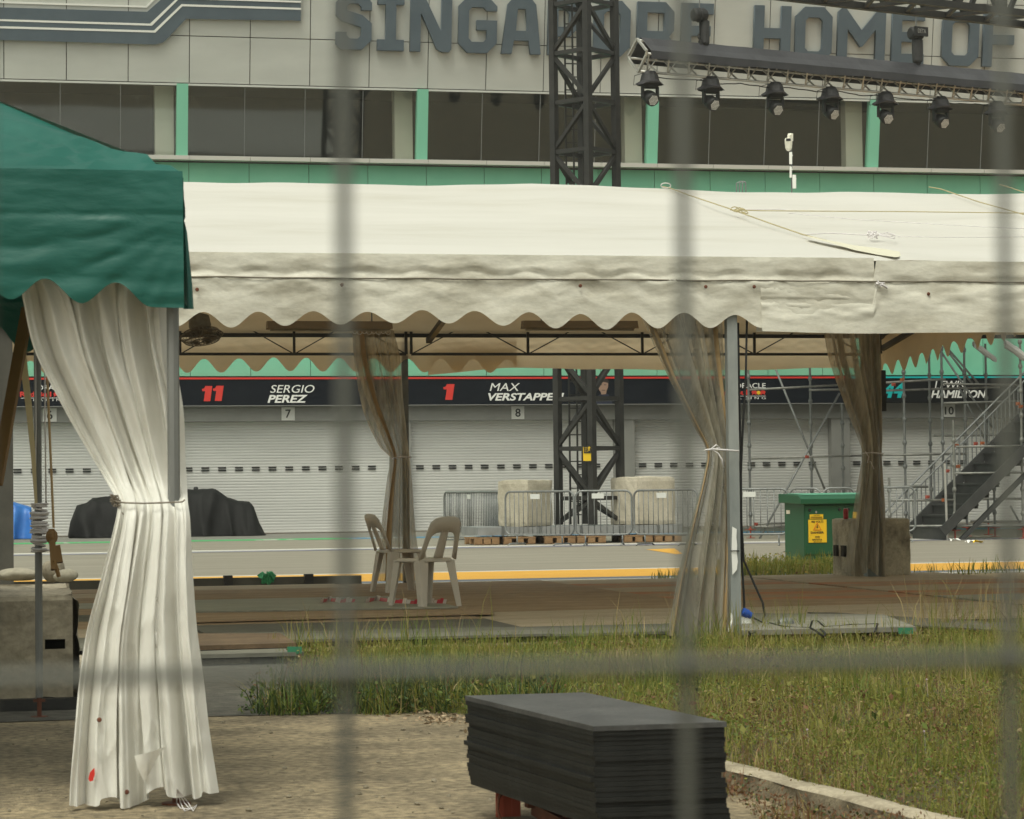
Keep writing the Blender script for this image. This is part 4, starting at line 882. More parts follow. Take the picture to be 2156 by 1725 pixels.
# ropes lying on the roof
nr = V((0, -(RZ - EZ), RY - EY)).normalized(); eo = V((0, EY, EZ))
def RP(x, y, off=.02): return PN(x, y, eo + nr * (off - .035), nr)
def rope(px, r, mat, lab, off=.03, name='rope', smooth=True, n=1):
    pts = []
    for i in range(len(px) - 1):
        a = RP(*px[i], off); c = RP(*px[i + 1], off); K = 6
        for k in range(K): pts.append(a.lerp(c, k / K))
    pts.append(RP(*px[-1], off)); b = MB(); b.tube(pts, r, 6); o = b.build(name, mat, smooth=True); return tag(o, lab, 'rope', 'ropes lying over the marquee roof')
rope([(1395, 393), (1410, 396), (1450, 411), (1540, 441), (1620, 470), (1690, 494), (1740, 507)], .0055, m_rope, 'yellowed rope running diagonally down the marquee roof from the ridge to a flat strap')
rope([(1956, 394), (1980, 398), (2060, 425), (2156, 452), (2210, 470)], .0055, m_rope, 'yellowed rope crossing the marquee roof behind the right fence wire')
rope([(2105, 389), (2120, 393), (2200, 420)], .0055, m_rope, 'short end of rope at the right edge of the marquee ridge')
rope([(1537, 442), (1600, 444), (1750, 445), (1920, 446), (2156, 449), (2240, 451)], .005, m_rope, 'thin rope running level across the right of the marquee roof')
rope([(1560, 442), (1640, 441), (1660, 444)], .0045, m_wrope, 'short white cord tied to the level rope on the marquee roof')
rope([(1690, 494), (1750, 491), (1830, 495), (1850, 496)], .0055, m_wrope, 'white cord tied off in a knot low on the right of the marquee roof')
rope([(1890, 498), (2000, 500), (2156, 499)], .004, m_wrope, 'thin white cord trailing right from the knot on the marquee roof')
rope([(1660, 449), (1800, 462), (2000, 474), (2156, 482)], .004, m_wrope, 'faint white cord slanting across the right of the marquee roof')
kn = MB()
for k in range(7):
    c = RP(1838 + 4 * math.cos(k), 494 + 3 * math.sin(k * 2), .045); kn.tube([c + V((.03 * math.cos(a + k), .02 * math.sin(a * 1.3), .022 * math.sin(a))) for a in [R(45 * i) for i in range(8)]], .006, 5, closed=True)
for k in range(4): kn.tube([RP(1846, 494, .04), RP(1868 + 5 * k, 490 + 4 * k, .05), RP(1885, 495 + k, .04)], .0045, 5)
tag(kn.build('rope_knot', m_wrope), 'bunched white knot on the right of the marquee roof', 'knot')
kn = MB()
for k in range(5):
    c = RP(1547 + 5 * k, 440 + 1.4 * k, .045); kn.tube([c + V((.035 * math.cos(a), 0, .018 * math.sin(a + k))) for a in [R(45 * i) for i in range(8)]], .005, 5, closed=True)
tag(kn.build('rope_knot', m_rope), 'loose loop of rope where the level rope meets the diagonal one', 'knot')
kn = MB(); c = RP(1402, 391, .05); kn.tube([c + V((.05 * math.cos(a) , 0, .025 * math.sin(a))) for a in [R(30 * i) for i in range(12)]], .005, 5, closed=True); tag(kn.build('rope_knot', m_wrope), 'small rope loop at the marquee ridge above the second fence wire', 'knot')
b = MB(); up = [(1700, 497), (1745, 506), (1800, 517), (1860, 524), (1894, 530), (1897, 538)]; dn = [(1700, 499), (1745, 511), (1800, 527), (1850, 537), (1885, 542), (1893, 541)]
b.grid([[RP(*q_, .034 + .008 * (k == 2)) for k, q_ in enumerate((a, ((a[0] + c[0]) / 2, (a[1] + c[1]) / 2), c))] for a, c in zip(up, dn)])
tag(b.build('strap', M('cream strap', (.66, .635, .50), .5), smooth=True, fixn=False), 'flat cream strap lying on the roof edge at the end of the diagonal rope', 'strap')
# camera mast standing on the ridge
def PM(x, y): return PY(x, y, RY + .15)
mast = thing('security_camera', 'white dome camera on a thin mast with antennas above the marquee ridge', 'camera', PM(1667, 397))
MD = lambda x, y: PM((2640 + x / 7.187) * .6174, (420 + y / 7.187) * .6174)
m_cream = M('cream plastic', (.74, .72, .62), .4)
b = MB(); b.tube([MD(435, 2100), MD(425, 700), MD(430, 380)], .007, 8); b.build('mast', m_galvd, mast)
b = MB(); c = MD(355, 690); b.lathe(c, [(.008, 0), (.024, .012), (.033, .035), (.034, .062), (.037, .066), (.037, .115), (.030, .128)], 20); b.build('dome', m_cream, mast, smooth=True)
b = MB(); q0 = MD(322, 422); b.box(q0 + V((0, -.034, 0)), (.045, .012, .026)); b.build('lens_window', m_blackp, mast)
b = MB(); b.box(MD(425, 338) + V((0, .03, 0)), (.05, .015, .075)); b.tube([MD(360, 400), MD(360, 310), MD(420, 280)], .016, 8); b.build('bracket', m_cream, mast)
for (xa_, ya, xb_, yb, w) in ((365, 730, 365, 1025, .028), (366, 1085, 364, 1355, .02), (450, 1285, 454, 1620, .036)):
    b = MB(); b.bar(MD(xa_, ya) + V((0, -.05, 0)), MD(xb_, yb) + V((0, -.05, 0)), w, .015, side=(1, 0, 0)); b.box((MD(xa_, ya) + MD(xb_, yb)) / 2 + V((.018, -.03, .03)), (.02, .015, .012)); b.build('antenna', m_white, mast, bev=.003)
b = MB(); hh = PY(1560, 398, RY + .2); 
for k in range(3): b.tube([hh + V((-.045 + .03 * k, 0, -.1)), hh + V((-.045 + .03 * k, 0, .055)), hh + V((.0 + .02 * k, 0, .075)), hh + V((.05, 0, .06)), hh + V((.052, 0, -.1))], .006, 6)
tag(b.build('ladder_hoop', m_galv), 'small grey hooped ladder end showing above the marquee ridge', 'ladder')
# ------------------------------------------------------------------ gathered curtains
def curtain(name, rows, Yc, npl, mat, parent, lab, seed, grp=None, nc=150, nrw=90, hem=None, botf=None, sharp=.9, panel=None):
    r_ = random.Random(seed); w = [r_.uniform(.35, 2.4) for _ in range(npl)]; cum = [0]
    for k in w: cum.append(cum[-1] + k)
    if panel:
        cum = [0]
        for k in panel: cum.append(cum[-1] + k)
    cum = [k / cum[-1] for k in cum]
    am = [r_.uniform(.65, 1.25) for _ in range(npl + 1)]
    rows = [tuple(q) + ((0.0,) if len(q) == 4 else ()) for q in rows]
    sm = smoothrows(rows, nrw); P = []
    sk = [r_.uniform(-1, 1) * sharp for _ in range(npl)]; deep = [r_.uniform(.35, 1.0) for _ in range(npl + 1)]
    for ri, (y, xl, xr, A, dy) in enumerate(sm):
        row = []; tt = ri / (nrw - 1); ppm = FP / (Yc / math.cos(YAW))
        for i in range(nc + 1):
            s = i / nc; k = min(npl - 1, max(j for j in range(npl) if cum[j] <= s + 1e-9)); f = (s - cum[k]) / (cum[k + 1] - cum[k])
            f = max(0, min(1, f)); lob = math.sin(math.pi * f) ** .7; vary = 1 + .45 * wr(k * 2.3, tt * 4, seed + 2, 3)
            dv = lerp(deep[k], deep[k + 1], f)
            off = A * (am[k] * vary * 1.5 * lob - 1.5 * (1 - lob) * dv + .16 * math.sin(2 * math.pi * (2 * f + .3 * math.sin(6 * tt + k))) * lob)
            if panel:
                cr_ = .30 * (.45 - min(1, abs(wr(s * 13 + tt * 5, tt * 13 - s * 5, seed + 21, 3)) * 1.3) ** .7) * (.4 + .6 * (.5 + .5 * wr(tt * 4, s * 3, seed + 30, 2)))
                e = min(1, 3.6 * math.sin(math.pi * f)); e = e * e * (3 - 2 * e); sg = 1 if k % 2 == 0 else -1
                off = A * (sg * e * (1.0 + .55 * wr(k * 1.9, tt * 3.2, seed + 4, 3)) * (am[k] + .15) + cr_ + .25 * sg * math.sin(2 * math.pi * f + 3 * wr(k, tt * 2, 8)) * e); lob = .5 + .5 * sg * e
            yy = y + (botf(s) * max(0, (tt - .8) / .2) if botf else 0)
            q = PY(lerp(xl, xr, s), yy, Yc)
            q = q + V((sk[k] * A * (lob - .3) * 1.4, -off + dy + .22 * A * wr(s * 11 + tt * 4, tt * 9 - s * 5, seed + 7, 3), 0)) + V((.12 * A * wr(tt * 7, s * 6, seed + 9), 0, 0))
            row.append(q)
        P.append(row)
    b = MB(); b.grid(P)
    t = thing(name, lab, 'curtain', P[-1][nc // 2] * 1.0, grp)
    b.build('sheet', mat, t, smooth=True, fixn=False)
    if hem:
        for (cidx, wpx) in hem:
            b = MB(); P2 = []
            for row in P:
                q = row[cidx]; d = row[min(nc, cidx + wpx)] if cidx + wpx <= nc else row[cidx]
                P2.append([row[cidx] + V((0, -.012, 0)), row[min(nc, cidx + wpx // 2)] + V((0, -.02, 0)), row[min(nc, cidx + wpx)] + V((0, -.012, 0))])
            b.grid(P2); b.build('hem', m_hem, t, smooth=True, fixn=False)
    return t, P
def tie(t, px, r, mat, Yd, nm='tie_cord'):
    b = MB(); b.tube([PY(x, y, Yd) for x, y in px], r, 6); return b.build(nm, mat, t, smooth=True)
# large clear curtain at the front pole
cC, _ = curtain('clear_curtain', [(645, 1346, 1524, .05), (700, 1368, 1526, .05), (800, 1412, 1530, .045), (900, 1464, 1533, .035), (948, 1488, 1535, .022), (1000, 1482, 1535, .03), (1120, 1452, 1536, .045), (1230, 1425, 1537, .05), (1338, 1404, 1538, .055)], EY + .16, 9, m_pvc, None, 'large cloudy clear plastic curtain tied to the front marquee pole', 61, 'clear plastic curtains of the marquee', hem=[(2, 14), (118, 10)])
for k, (px_, r) in enumerate((([(1484, 948), (1500, 946), (1530, 948), (1556, 950)], .008), ([(1497, 946), (1508, 937), (1516, 942), (1500, 947), (1512, 955), (1520, 968), (1523, 985)], .006))): tie(cC, px_, r, m_wrope, EY - .02)
# curtain at the rear pole
cB, _ = curtain('clear_curtain', [(694, 743, 828, .045), (760, 748, 842, .05), (850, 776, 850, .045), (930, 810, 858, .035), (963, 822, 862, .025), (1010, 816, 866, .035), (1120, 803, 874, .05), (1200, 797, 884, .055), (1224, 794, 886, .055)], 28.7, 6, m_pvcb, None, 'narrow dirty plastic curtain tied at the rear marquee pole beside the chairs', 62, 'clear plastic curtains of the marquee', hem=[(16, 12)], nc=110)
tie(cB, [(826, 966), (845, 962), (866, 963)], .01, m_wrope, 28.55)
cB2, _ = curtain('clear_curtain', [(700, 744, 775, .02), (780, 749, 785, .02), (870, 768, 800, .02), (940, 800, 822, .02), (962, 822, 834, .015)], 28.85, 3, m_pvc, None, 'pale clear strip of plastic beside the dirty curtain at the rear pole', 66, 'clear plastic curtains of the marquee', nc=60)
b = MB()
for k in range(8):
    q = PY(747 + 10 * k, 688 + 2 * (k % 2), 28.5); b.tube([q + V((.035 * math.cos(a), 0, .05 * math.sin(a) - .03)) for a in [R(30 * i + 40) for i in range(11)]], .005, 4)
b.build('tie_cord', m_wrope, cB)
cD, _ = curtain('clear_curtain', [(688, 1738, 1852, .055), (760, 1752, 1856, .055), (850, 1783, 1858, .05), (920, 1808, 1858, .035), (955, 1818, 1857, .025), (1000, 1812, 1858, .035), (1080, 1800, 1861, .05), (1160, 1788, 1862, .055), (1205, 1782, 1863, .06)], 27.8, 8, m_pvcb, None, 'brown stained plastic curtain tied to the blue grey pole before the concrete block', 63, 'clear plastic curtains of the marquee', botf=lambda s: 9 * math.sin(s * 9))
tie(cD, [(1816, 955), (1835, 953), (1860, 956)], .008, m_wrope, 27.62); tie(cD, [(1822, 951), (1829, 962), (1826, 975), (1833, 972), (1840, 988)], .006, m_wrope, 27.6)
# ------------------------------------------------------------------ green tent
gt = thing('green_tent', 'green canopy tent with a scalloped wall band at the left edge', 'tent', (-.7, 11, 0))
GY0, GY1 = 9.15, 13.05; cz = PY(384, 374, GY0); ex = cz.x; ez = cz.z
XLF = ex - 3.6
corner_top = PY(384, 361, GY0)
pkX, pkY = ex - 1.8, 11.05
def proj(q): v = V(q) - CP; w = v.dot(FW); return 1078 + FP * v.dot(RT) / w, 862.5 - FP * v.dot(UP) / w
pxp = proj((pkX, pkY, 3.0))[0]; pyp = 207 + (pxp - 0) * .385
peak = PY(pxp, pyp, pkY)
XB = PY(83, 1000, 13.05).x + .02
fl = V((XLF, GY0, ez)); fr_ = V((ex, GY0, ez + .015)); br = V((XB, GY1, ez)); bl = V((XLF - .3, GY1, ez))
b = MB()
for c0, c1, sd_ in ((fl, fr_, 1), (fr_, br, 2), (br, bl, 3), (bl, fl, 4)):
    P = []
    nj = 46
    for j in range(nj + 1):
        v = j / nj; row = []
        for i in range(nj + 1):
            u = i / nj; e = c0.lerp(c1, u); q = e.lerp(peak, v)
            sagf = math.sin(math.pi * u) * (1 - v) * math.sin(math.pi * min(v * 1.0, 1)) * .035
            crn = math.exp(-((u - 1) ** 2) * 30 - v * v * 8) if sd_ == 1 else 0
            eg = min(1, 5 * u * (1 - v) + .0, 5 * (1 - u)) if v < 1 else 0
            q = q + V((0, 0, -sagf + (.008 * eg * wr(u * 5 + v * 9, (1 - u) * 3 + v * 12, 70 + sd_, 4) + .02 * crn * math.sin(math.atan2(v, 1.02 - u) * 16)) * (1 if 0 < j else .1)))
            row.append(q)
        P.append(row)
    b.grid(P)
b.build('roof', m_gcan, gt, smooth=True, fixn=False)
def gval(name, p, q, ztop, low, seed, outd, nx=220, nz=48, cr=None):
    p = V(p); q = V(q); P = []; yd = V(outd); L_ = (q - p).length
    for j in range(nz + 1):
        tj = j / nz; row = []
        for i in range(nx + 1):
            u = i / nx; base = p.lerp(q, u); s = L_ * u; lo = low(s, base); z = lerp(ztop, lo, tj)
            du = (1 - u) * L_; dd = ztop - z; t = dd / .47; dz_ = dd - .17
            ang_ = math.atan2(dz_, du + .03); rad = math.hypot(dz_, du)
            fan_ = (abs(math.sin(ang_ * 9 + 1.4 * wr(rad * 2.5, ang_ * 3, seed))) - .5) * .0085 * min(1, rad / .2) * math.exp(-rad * .6) if cr else 0
            lon = .0045 * (abs(math.sin(13 * t + 1.6 * wr(s * 1.3, t * 2, seed + 1) + s * .5)) - .4) * max(0, min(1, (t - .33) * 6)) * min(1, s)
            o = .010 * t + fan_ * max(.25, min(1, (t - .25) * 8)) * (.3 + .7 * min(1, max(0, du) / .25)) + lon + .0020 * wr(s * 9, t * 14, seed + 2, 4)
            if abs(t - .345) < .022: o -= .004
            row.append(V((base.x, base.y, z)) + yd * o)
        P.append(row)
    b = MB(); b.grid(P); return b.build(name, m_gcan, gt, smooth=True, fixn=False)
def glow(s, base):
    x = proj((base.x, GY0, 1.8))[0]; y = 612 + (x - 100) * .055 + 24 * math.cos(2 * math.pi * (x - 22) / 148)
    if x > 318: y = 648 + (x - 318) * .03
    return PY(x, y, GY0).z
xe = PY(372, 600, GY0).x
gval('wall_band', (XLF, GY0 - .015, 0), (ex, GY0 - .015, 0), ez + .022, glow, 81, (0, -1, 0), cr=True)
lowz = PY(398, 650, 9.3).z
gval('wall_band', (ex + .005, GY0 + .0, 0), (XB + .02, GY1, 0), ez - .0, lambda s, b_: lowz + .08 * (.5 - .5 * math.cos(2 * math.pi * s / .30)), 82, (1, .1, 0))
gval('wall_band', (XB + .02, GY1, 0), (XLF - .3, GY1, 0), ez, lambda s, b_: PY(30, 730, GY1).z + .045 - .075 * math.cos(2 * math.pi * (b_.x - PY(55, 730, GY1).x) / .33), 83, (0, 1, 0))
# flared flap at the corner
b = MB(); P = []
for (yl, xl_, xr_, o) in ((468, 385, 389, .02), (490, 385, 394, .05), (520, 386, 397, .08), (560, 386, 401, .10), (600, 386, 405, .12), (651, 386, 408, .13)): P.append([PY(xl_, yl, GY0 + .12), PY((xl_ + xr_) / 2, yl, GY0 + .12 - o * .4), PY(xr_, yl, GY0 + .14)])
b.grid(P); b.build('corner_flap', m_gcan, gt, smooth=True, fixn=False)
m_gpole = M('tent pole grey', (.15, .155, .15), .5, metal=.25, c2=(.24, .245, .235), vs=5, st=(1, 1, .25), bump=.08)
lx_, ly_ = PY(375, 900, GY0 + .06).x, GY0 + .06
def tleg(x, y, z1, r):
    b = MB(); b.tube([(x, y, .1), (x, y, z1)], r, 8); o = b.build('leg', m_gpole, gt)
    b = MB(); b.tube([(x, y, .0), (x, y, .14)], r * .62, 8); b.lathe((x, y, .0), [(r * 2.4, 0), (r * 2.4, .006)], 10); b.bar((x - r * 1.6, y, .085), (x + r * 1.6, y, .085), .014); b.build('screw_foot', m_rust, o)
tleg(PY(371, 1692, ly_).x, ly_, ez - .02, .0225); tleg(PY(83, 1508, 13.0).x, 13.0, ez - .02, .0185); tleg(XLF + .05, GY0 + .05, ez, .0225); tleg(XLF - .2, GY1 - .05, ez, .0225)
b = MB(); 
ctr = (fl + fr_ + br + bl) / 4
ins = lambda q_: q_.lerp(ctr, .03) - V((0, 0, .10))
for p_, q_ in ((fr_, br), (br, bl), (bl, fl), (fl, fr_)): b.bar(ins(p_), ins(q_), .03)
for c_ in (fr_, br, bl, fl): b.bar(ins(c_), peak - V((0, 0, .2)), .03)
b.build('roof_frame', m_gpole, gt)
def botA(s): return 13 * math.copysign(abs(math.sin(s * 17 + 1)) ** .35, math.sin(s * 17 + 1)) + 12 * math.sin(s * 6.5) - 8
cA, PA = curtain('cream_curtain', [(575, 40, 372, .016, 0), (640, 54, 374, .040, 0), (740, 80, 380, .044, 0), (850, 132, 392, .040, 0), (950, 188, 395, .032, 0), (1020, 226, 394, .018, -.05), (1056, 241, 389, .009, -.15), (1090, 238, 392, .013, -.19), (1200, 210, 399, .024, -.21), (1330, 176, 412, .032, -.21), (1480, 158, 433, .036, -.21), (1600, 150, 450, .038, -.21), (1672, 147, 460, .040, -.21)], GY0 + .20, 13, m_curt, None, 'cream tarpaulin curtain gathered and tied to the near green tent pole', 64, nc=260, nrw=170, botf=botA, sharp=1.5, panel=[.55, .25, 1.5, .7, .7, .85, 1.3, .3, .8, .45, 1.0, .3, .6])
b = MB(); pts = [PY(x, y, GY0 - .0) for x, y in ((244, 1056), (262, 1059), (300, 1060), (340, 1059), (384, 1057), (389, 1052))]; b.tube(pts, .0035, 6); b.build('tie_cord', M('grey cord', (.22, .19, .15), .8), cA)
b = MB()
for k in range(9): q = PY(243 + 4 * math.sin(k * 2.1), 1054 + 6 * math.cos(k * 1.7), GY0 + .02); b.tube([q + V((.012 * math.cos(a + k), .01 * math.sin(a * 2), .012 * math.sin(a))) for a in [R(60 * i) for i in range(6)]], .003, 5)
b.tube([PY(x, y, GY0 + .02) for x, y in ((243, 1060), (252, 1075), (262, 1085))], .002, 4); b.build('knot', M('grey cord', (.22, .19, .15)), cA)
for x_, y_ in ((209, 1516), (267, 1668)):
    b = MB(); b.lathe(PY(x_, y_, GY0 - .062), [(.009, 0), (.006, .005)], 10, (0, -1, 0)); b.build('eyelet', m_rust, cA)
b = MB(); b.prism([PY(x, y, GY0 - .075) for x, y in ((186, 1640), (190, 1626), (199, 1617), (200, 1630), (196, 1644), (189, 1646))], (0, .006, 0)); b.build('red_tag', m_red, cA)
b = MB()
for k in range(4): b.tube([G(372, 1672, .05) + V((.0, -.02, .02)), G(372 + 8 * k, 1690, .01), G(380 + 9 * k, 1702 + (k % 2) * 6, .006), G(405 + 3 * k, 1704 - 3 * k, .004)], .002, 4)
b.build('loose_string', m_wrope, cA)
b = MB(); q = [(285, 1592), (345, 1570), (353, 1573), (330, 1590), (312, 1645), (300, 1640)]; b.grid([[PY(283, 1592, GY0 - .05), PY(318, 1583, GY0 - .10), PY(352, 1571, GY0 - .055)], [PY(290, 1618, GY0 - .055), PY(310, 1606, GY0 - .095), PY(338, 1584, GY0 - .06)], [PY(304, 1648, GY0 - .05), PY(310, 1636, GY0 - .07), PY(318, 1622, GY0 - .05)]]); b.build('torn_corner', m_curt, cA, smooth=True, fixn=False)
# things hung in the green tent
b = MB(); b.bar(PY(-8, 1020, 11.2), PY(58, 650, 11.6), .05, .03); tag(b.build('wooden_pole', m_brown), 'brown wooden pole leaning inside the green tent at the left edge', 'pole')
b = MB(); L_ = [(46, 735), (60, 850), (70, 960), (76, 1060)]
P = [[PY(x - w, y, 12.6), PY(x + w, y, 12.6)] for (x, y), w in zip(L_, (8, 7, 5, 3))]; b.grid(P); tag(b.build('hanging_strap', M('cream webbing', (.55, .46, .27), .7), fixn=False), 'flat cream webbing strap hanging beside the far green tent leg', 'strap')
t = thing('pulley_rope', 'thin brown rope with a rusty pulley hook hanging behind the far tent leg', 'pulley', PY(115, 1200, 12.9))
b = MB(); b.tube([PY(97, 735, 12.9), PY(104, 900, 12.9), PY(113, 1112, 12.9)], .007, 6); b.build('rope', m_hem, t)
b = MB(); b.lathe(PY(109, 1130, 12.9), [(.028, -.02), (.035, -.012), (.035, .012), (.028, .02)], 14, (1, -.5, 0)); b.bar(PY(108, 1115, 12.9), PY(114, 1200, 12.85), .035, .03); b.bar(PY(119, 1150, 12.9), PY(125, 1185, 12.88), .035); b.tube([PY(113, 1180, 12.85), PY(120, 1200, 12.85), PY(124, 1215, 12.85)], .012, 6); b.build('hook_block', m_brown, t)
t = thing('rope_coil', 'white rope wound many times around the far green tent leg', 'rope', PY(84, 1158, 12.95))
b = MB(); pts = []; c0 = PY(82, 1066, 13.0)
for k in range(40 * 12):
    a = 2 * math.pi * k / 12; y = lerp(1062, 1156, k / (40 * 12)); c = PY(83, y + 5 * math.sin(k * .113), 13.0); r_ = .036 + .010 * math.sin(k * .21) * math.sin(k * .017); pts.append(c + V((r_ * math.cos(a), r_ * math.sin(a), .01 * math.sin(k * .05))))
b.tube(pts, .0058, 5); b.tube([PY(74, 1070, 12.95), PY(76, 900, 12.95), PY(75, 740, 12.95)], .003, 5); b.tube([PY(94, 740, 12.95), PY(95, 900, 12.95), PY(97, 1060, 12.95)], .004, 5); b.build('winding', m_wrope, t, smooth=True)
# ------------------------------------------------------------------ concrete barrier on the left with stones
cbl = thing('concrete_barrier', 'long weathered concrete barrier with a slot, behind the green tent leg at the left edge', 'concrete barrier', (-.3, 13.8, .06))
def barrier_block():
    b = MB(); x1 = PY(166, 1400, 13.42).x; x0 = -1.8; y0, y1 = 13.42, 14.5; z0, z1 = .065, .62
    P = []
    nx, nz, ny = 70, 22, 14
    hole = [(PY(x, 1357, 13.42).x) for x in (92, 143)]; hz = [PY(118, y, 13.42).z for y in (1368, 1346)]
    front = [[None] * (nz + 1) for _ in range(nx + 1)]
    def fr(i, j): x = lerp(x0, x1, i / nx); z = lerp(z0, z1, j / nz); e = .03 * max(0, 1 - (nz - j) / 2.) + .0; ex_ = .03 * max(0, 1 - (nx - i) / 2.); return V((x - ex_, y0 + e + .010 * wr(x * 8, z * 9, 91) - .0, z - .02 * max(0, 1 - (nz - j) / 1.) + .008 * wr(x * 9, z * 3, 92) * (j in (0, nz))))
    vs = {}
    for i in range(nx + 1):
        for j in range(nz + 1): vs[(i, j)] = fr(i, j)
    for i in range(nx):
        for j in range(nz):
            xm = lerp(x0, x1, (i + .5) / nx); zm_ = lerp(z0, z1, (j + .5) / nz)
            if hole[0] < xm < hole[1] and hz[0] < zm_ < hz[1]: continue
            b.add([vs[(i, j)], vs[(i + 1, j)], vs[(i + 1, j + 1)], vs[(i, j + 1)]], [(0, 1, 2, 3)])
    b.grid([[V((lerp(x0, x1, i / nx) - (.03 if i == nx else 0), lerp(y0 + .03, y1, k / ny), z1 - .02 * (k == 0) + .015 * wr(lerp(x0, x1, i / nx) * 5, k * .9, 93))) for k in range(ny + 1)] for i in range(nx + 1)])
    b.grid([[V((x1 - .03 * (j > nz - 2) + .008 * wr(k, j * .7, 94), lerp(y0 + .01, y1, k / ny), lerp(z0, z1 - .01, j / nz))) for k in range(ny + 1)] for j in range(nz + 1)])
    b.poly([(x0, y1, z0), (x1, y1, z0), (x1, y1, z1), (x0, y1, z1)])
    return b, hole, hz
b, hole, hz = barrier_block(); b.build('block', m_concg, cbl, smooth=False, fixn=False)
b = MB(); b.box(((hole[0] + hole[1]) / 2, 13.55, (hz[0] + hz[1]) / 2), (hole[1] - hole[0] + .06, .2, hz[1] - hz[0] + .06))
b.f = [f for f in b.f if not all(b.v[i].y < 13.5 for i in f)]; b.mi = b.mi[:len(b.f)]; b.build('slot', M('dark slot', (.02, .018, .014), .9), cbl, fixn=False)
b = MB(); b.box((-.6, 13.8, .035), (2.5, .9, .06)); b.build('bearers', m_steelblk, cbl)
def stone(q, r, mat, lab, seed, sq=(1, 1, .7)):
    bm = bmesh.new(); bmesh.ops.create_icosphere(bm, subdivisions=3, radius=1); 
    for v in bm.verts: d = 1 + .18 * wr(v.co.x * 1.6 + v.co.z, v.co.y * 1.6, seed, 4); v.co = V((v.co.x * sq[0], v.co.y * sq[1], v.co.z * sq[2])) * d * r
    b = MB(); bm.verts.index_update(); b.add([V(q) + v.co for v in bm.verts], [tuple(v.index for v in f.verts) for f in bm.faces]); bm.free(); return tag(b.build('stone', mat, smooth=True), lab, 'stone', 'stones on the concrete barrier')
stone(PY(40, 1210, 14.0), .10, m_conc, 'flat pale stone lying on the left of the concrete barrier', 3, (1.3, 1, .35))
stone(PY(113, 1200, 13.9), .058, m_concg, 'round grey stone on the concrete barrier below the pulley', 5, (1, .9, 1.1))
stone(PY(140, 1212, 13.8), .055, m_conc, 'pale stone at the right end of the concrete barrier top', 7, (1.2, 1, .7))
# ------------------------------------------------------------------ boarded floor of the marquee
m_b1 = M('brown plywood', (.25, .165, .09), .8, c2=(.43, .315, .20), c3=(.33, .23, .135), vs=1.3, st=(.6, 2.6, 1), fine=.2, lo=.3, hi=.7)
m_b2 = M('tan plywood', (.38, .305, .205), .8, c2=(.49, .405, .285), vs=1.2, st=(.6, 2.4, 1), fine=.15)
m_b3 = M('grey steel plate', (.27, .265, .215), .6, c2=(.37, .355, .29), vs=1.1, st=(.6, 2, 1), fine=.12)
m_b4 = M('dark mat', (.08, .075, .06), .7, c2=(.125, .115, .09), vs=2, fine=.15)
m_b5 = M('rust stained plywood', (.31, .23, .15), .8, c2=(.46, .18, .075), c3=(.38, .25, .14), vs=1.0, st=(.7, 1.4, 1), fine=.15, lo=.35, hi=.62)
names = {id(m_b1): 'brown plywood', id(m_b2): 'tan plywood', id(m_b3): 'grey steel', id(m_b4): 'dark rubber', id(m_b5): 'rust stained plywood'}
ordn = ['first', 'second', 'third', 'fourth', 'fifth', 'sixth', 'seventh', 'eighth', 'ninth', 'tenth']
FX = [-.6, 1.85, 4.30, 6.75, 9.2, 11.65]; FYs = [18.0 + 1.22 * k for k in range(10)]
pick = [[6, 6, 6, 4, 2], [2, 4, 2, 2, 4], [1, 1, 2, 2, 2], [4, 2, 1, 1, 3], [1, 1, 1, 5, 5], [3, 3, 1, 5, 2], [1, 1, 1, 2, 5], [2, 1, 1, 5, 2], [1, 2, 1, 2, 2], [1, 1, 1, 2, 2]]
m_b6 = M('dull grey plate', (.105, .103, .082), .7, c2=(.17, .165, .13), vs=1.4, st=(.6, 2, 1), fine=.15)
names[id(m_b6)] = 'dull grey steel'
mm = {6: m_b6, 1: m_b1, 2: m_b2, 3: m_b3, 4: m_b4, 5: m_b5}
sheet('floor_base', -.8, 11.7, 18.1, 28.99, .03, M('floor underside', (.03, .025, .02), .9))
GRP = 'boards laid as the marquee floor'
for r in range(9):
    for c in range(5):
        if r == 0 and c == 3: continue
        mt = mm[pick[r][c]]; b = MB(); zz = .048 + .012 * ((r * 3 + c * 5) % 3) * .5; g = random.uniform(.003, .02)
        x0, x1 = FX[c] + g, FX[c + 1] - random.uniform(.003, .02); y0, y1 = FYs[r] + g, FYs[r + 1] - random.uniform(.003, .02)
        if r == 0: y0 += .12 * wr(c * 2.0, 0, 4); y0 -= .0
        sk = random.uniform(-.02, .02)
        b.prism([(x0, y0, zz - .018), (x1, y0 + sk, zz - .018), (x1, y1 + sk, zz - .018), (x0, y1, zz - .018)], (0, 0, .018))
        o = b.build('floor_board', mt); nm = names[id(mt)]
        tag(o, '%s floor board in the marquee, %s row from the grass, %s from the left' % (nm, ordn[r], ordn[c]), 'floor board', GRP)
def slab(px, z, th, mat, lab, name='floor_board'):
    b = MB(); b.prism([G(x, y, z) for x, y in px], (0, 0, th)); o = b.build(name, mat); return tag(o, lab, 'floor board', GRP)
slab([(330, 1292), (965, 1281), (900, 1266), (330, 1270)], .072, .014, m_b3, 'long grey board lying on the floor under the plastic chairs')
slab([(350, 1313), (1040, 1294), (1035, 1283), (350, 1294)], .070, .008, m_b1, 'dark brown board reaching right below the chairs with a raised end')
slab([(330, 1372), (624, 1363), (590, 1342), (330, 1343)], .085, .03, M('old brown board', (.075, .048, .025), .85, c2=(.145, .095, .052), vs=3, fine=.2), 'brown board with a wavy front edge at the left front of the floor')
slab([(330, 1389), (640, 1381), (600, 1362), (330, 1370)], .055, .025, m_b6, 'grey board along the left front edge of the floor')
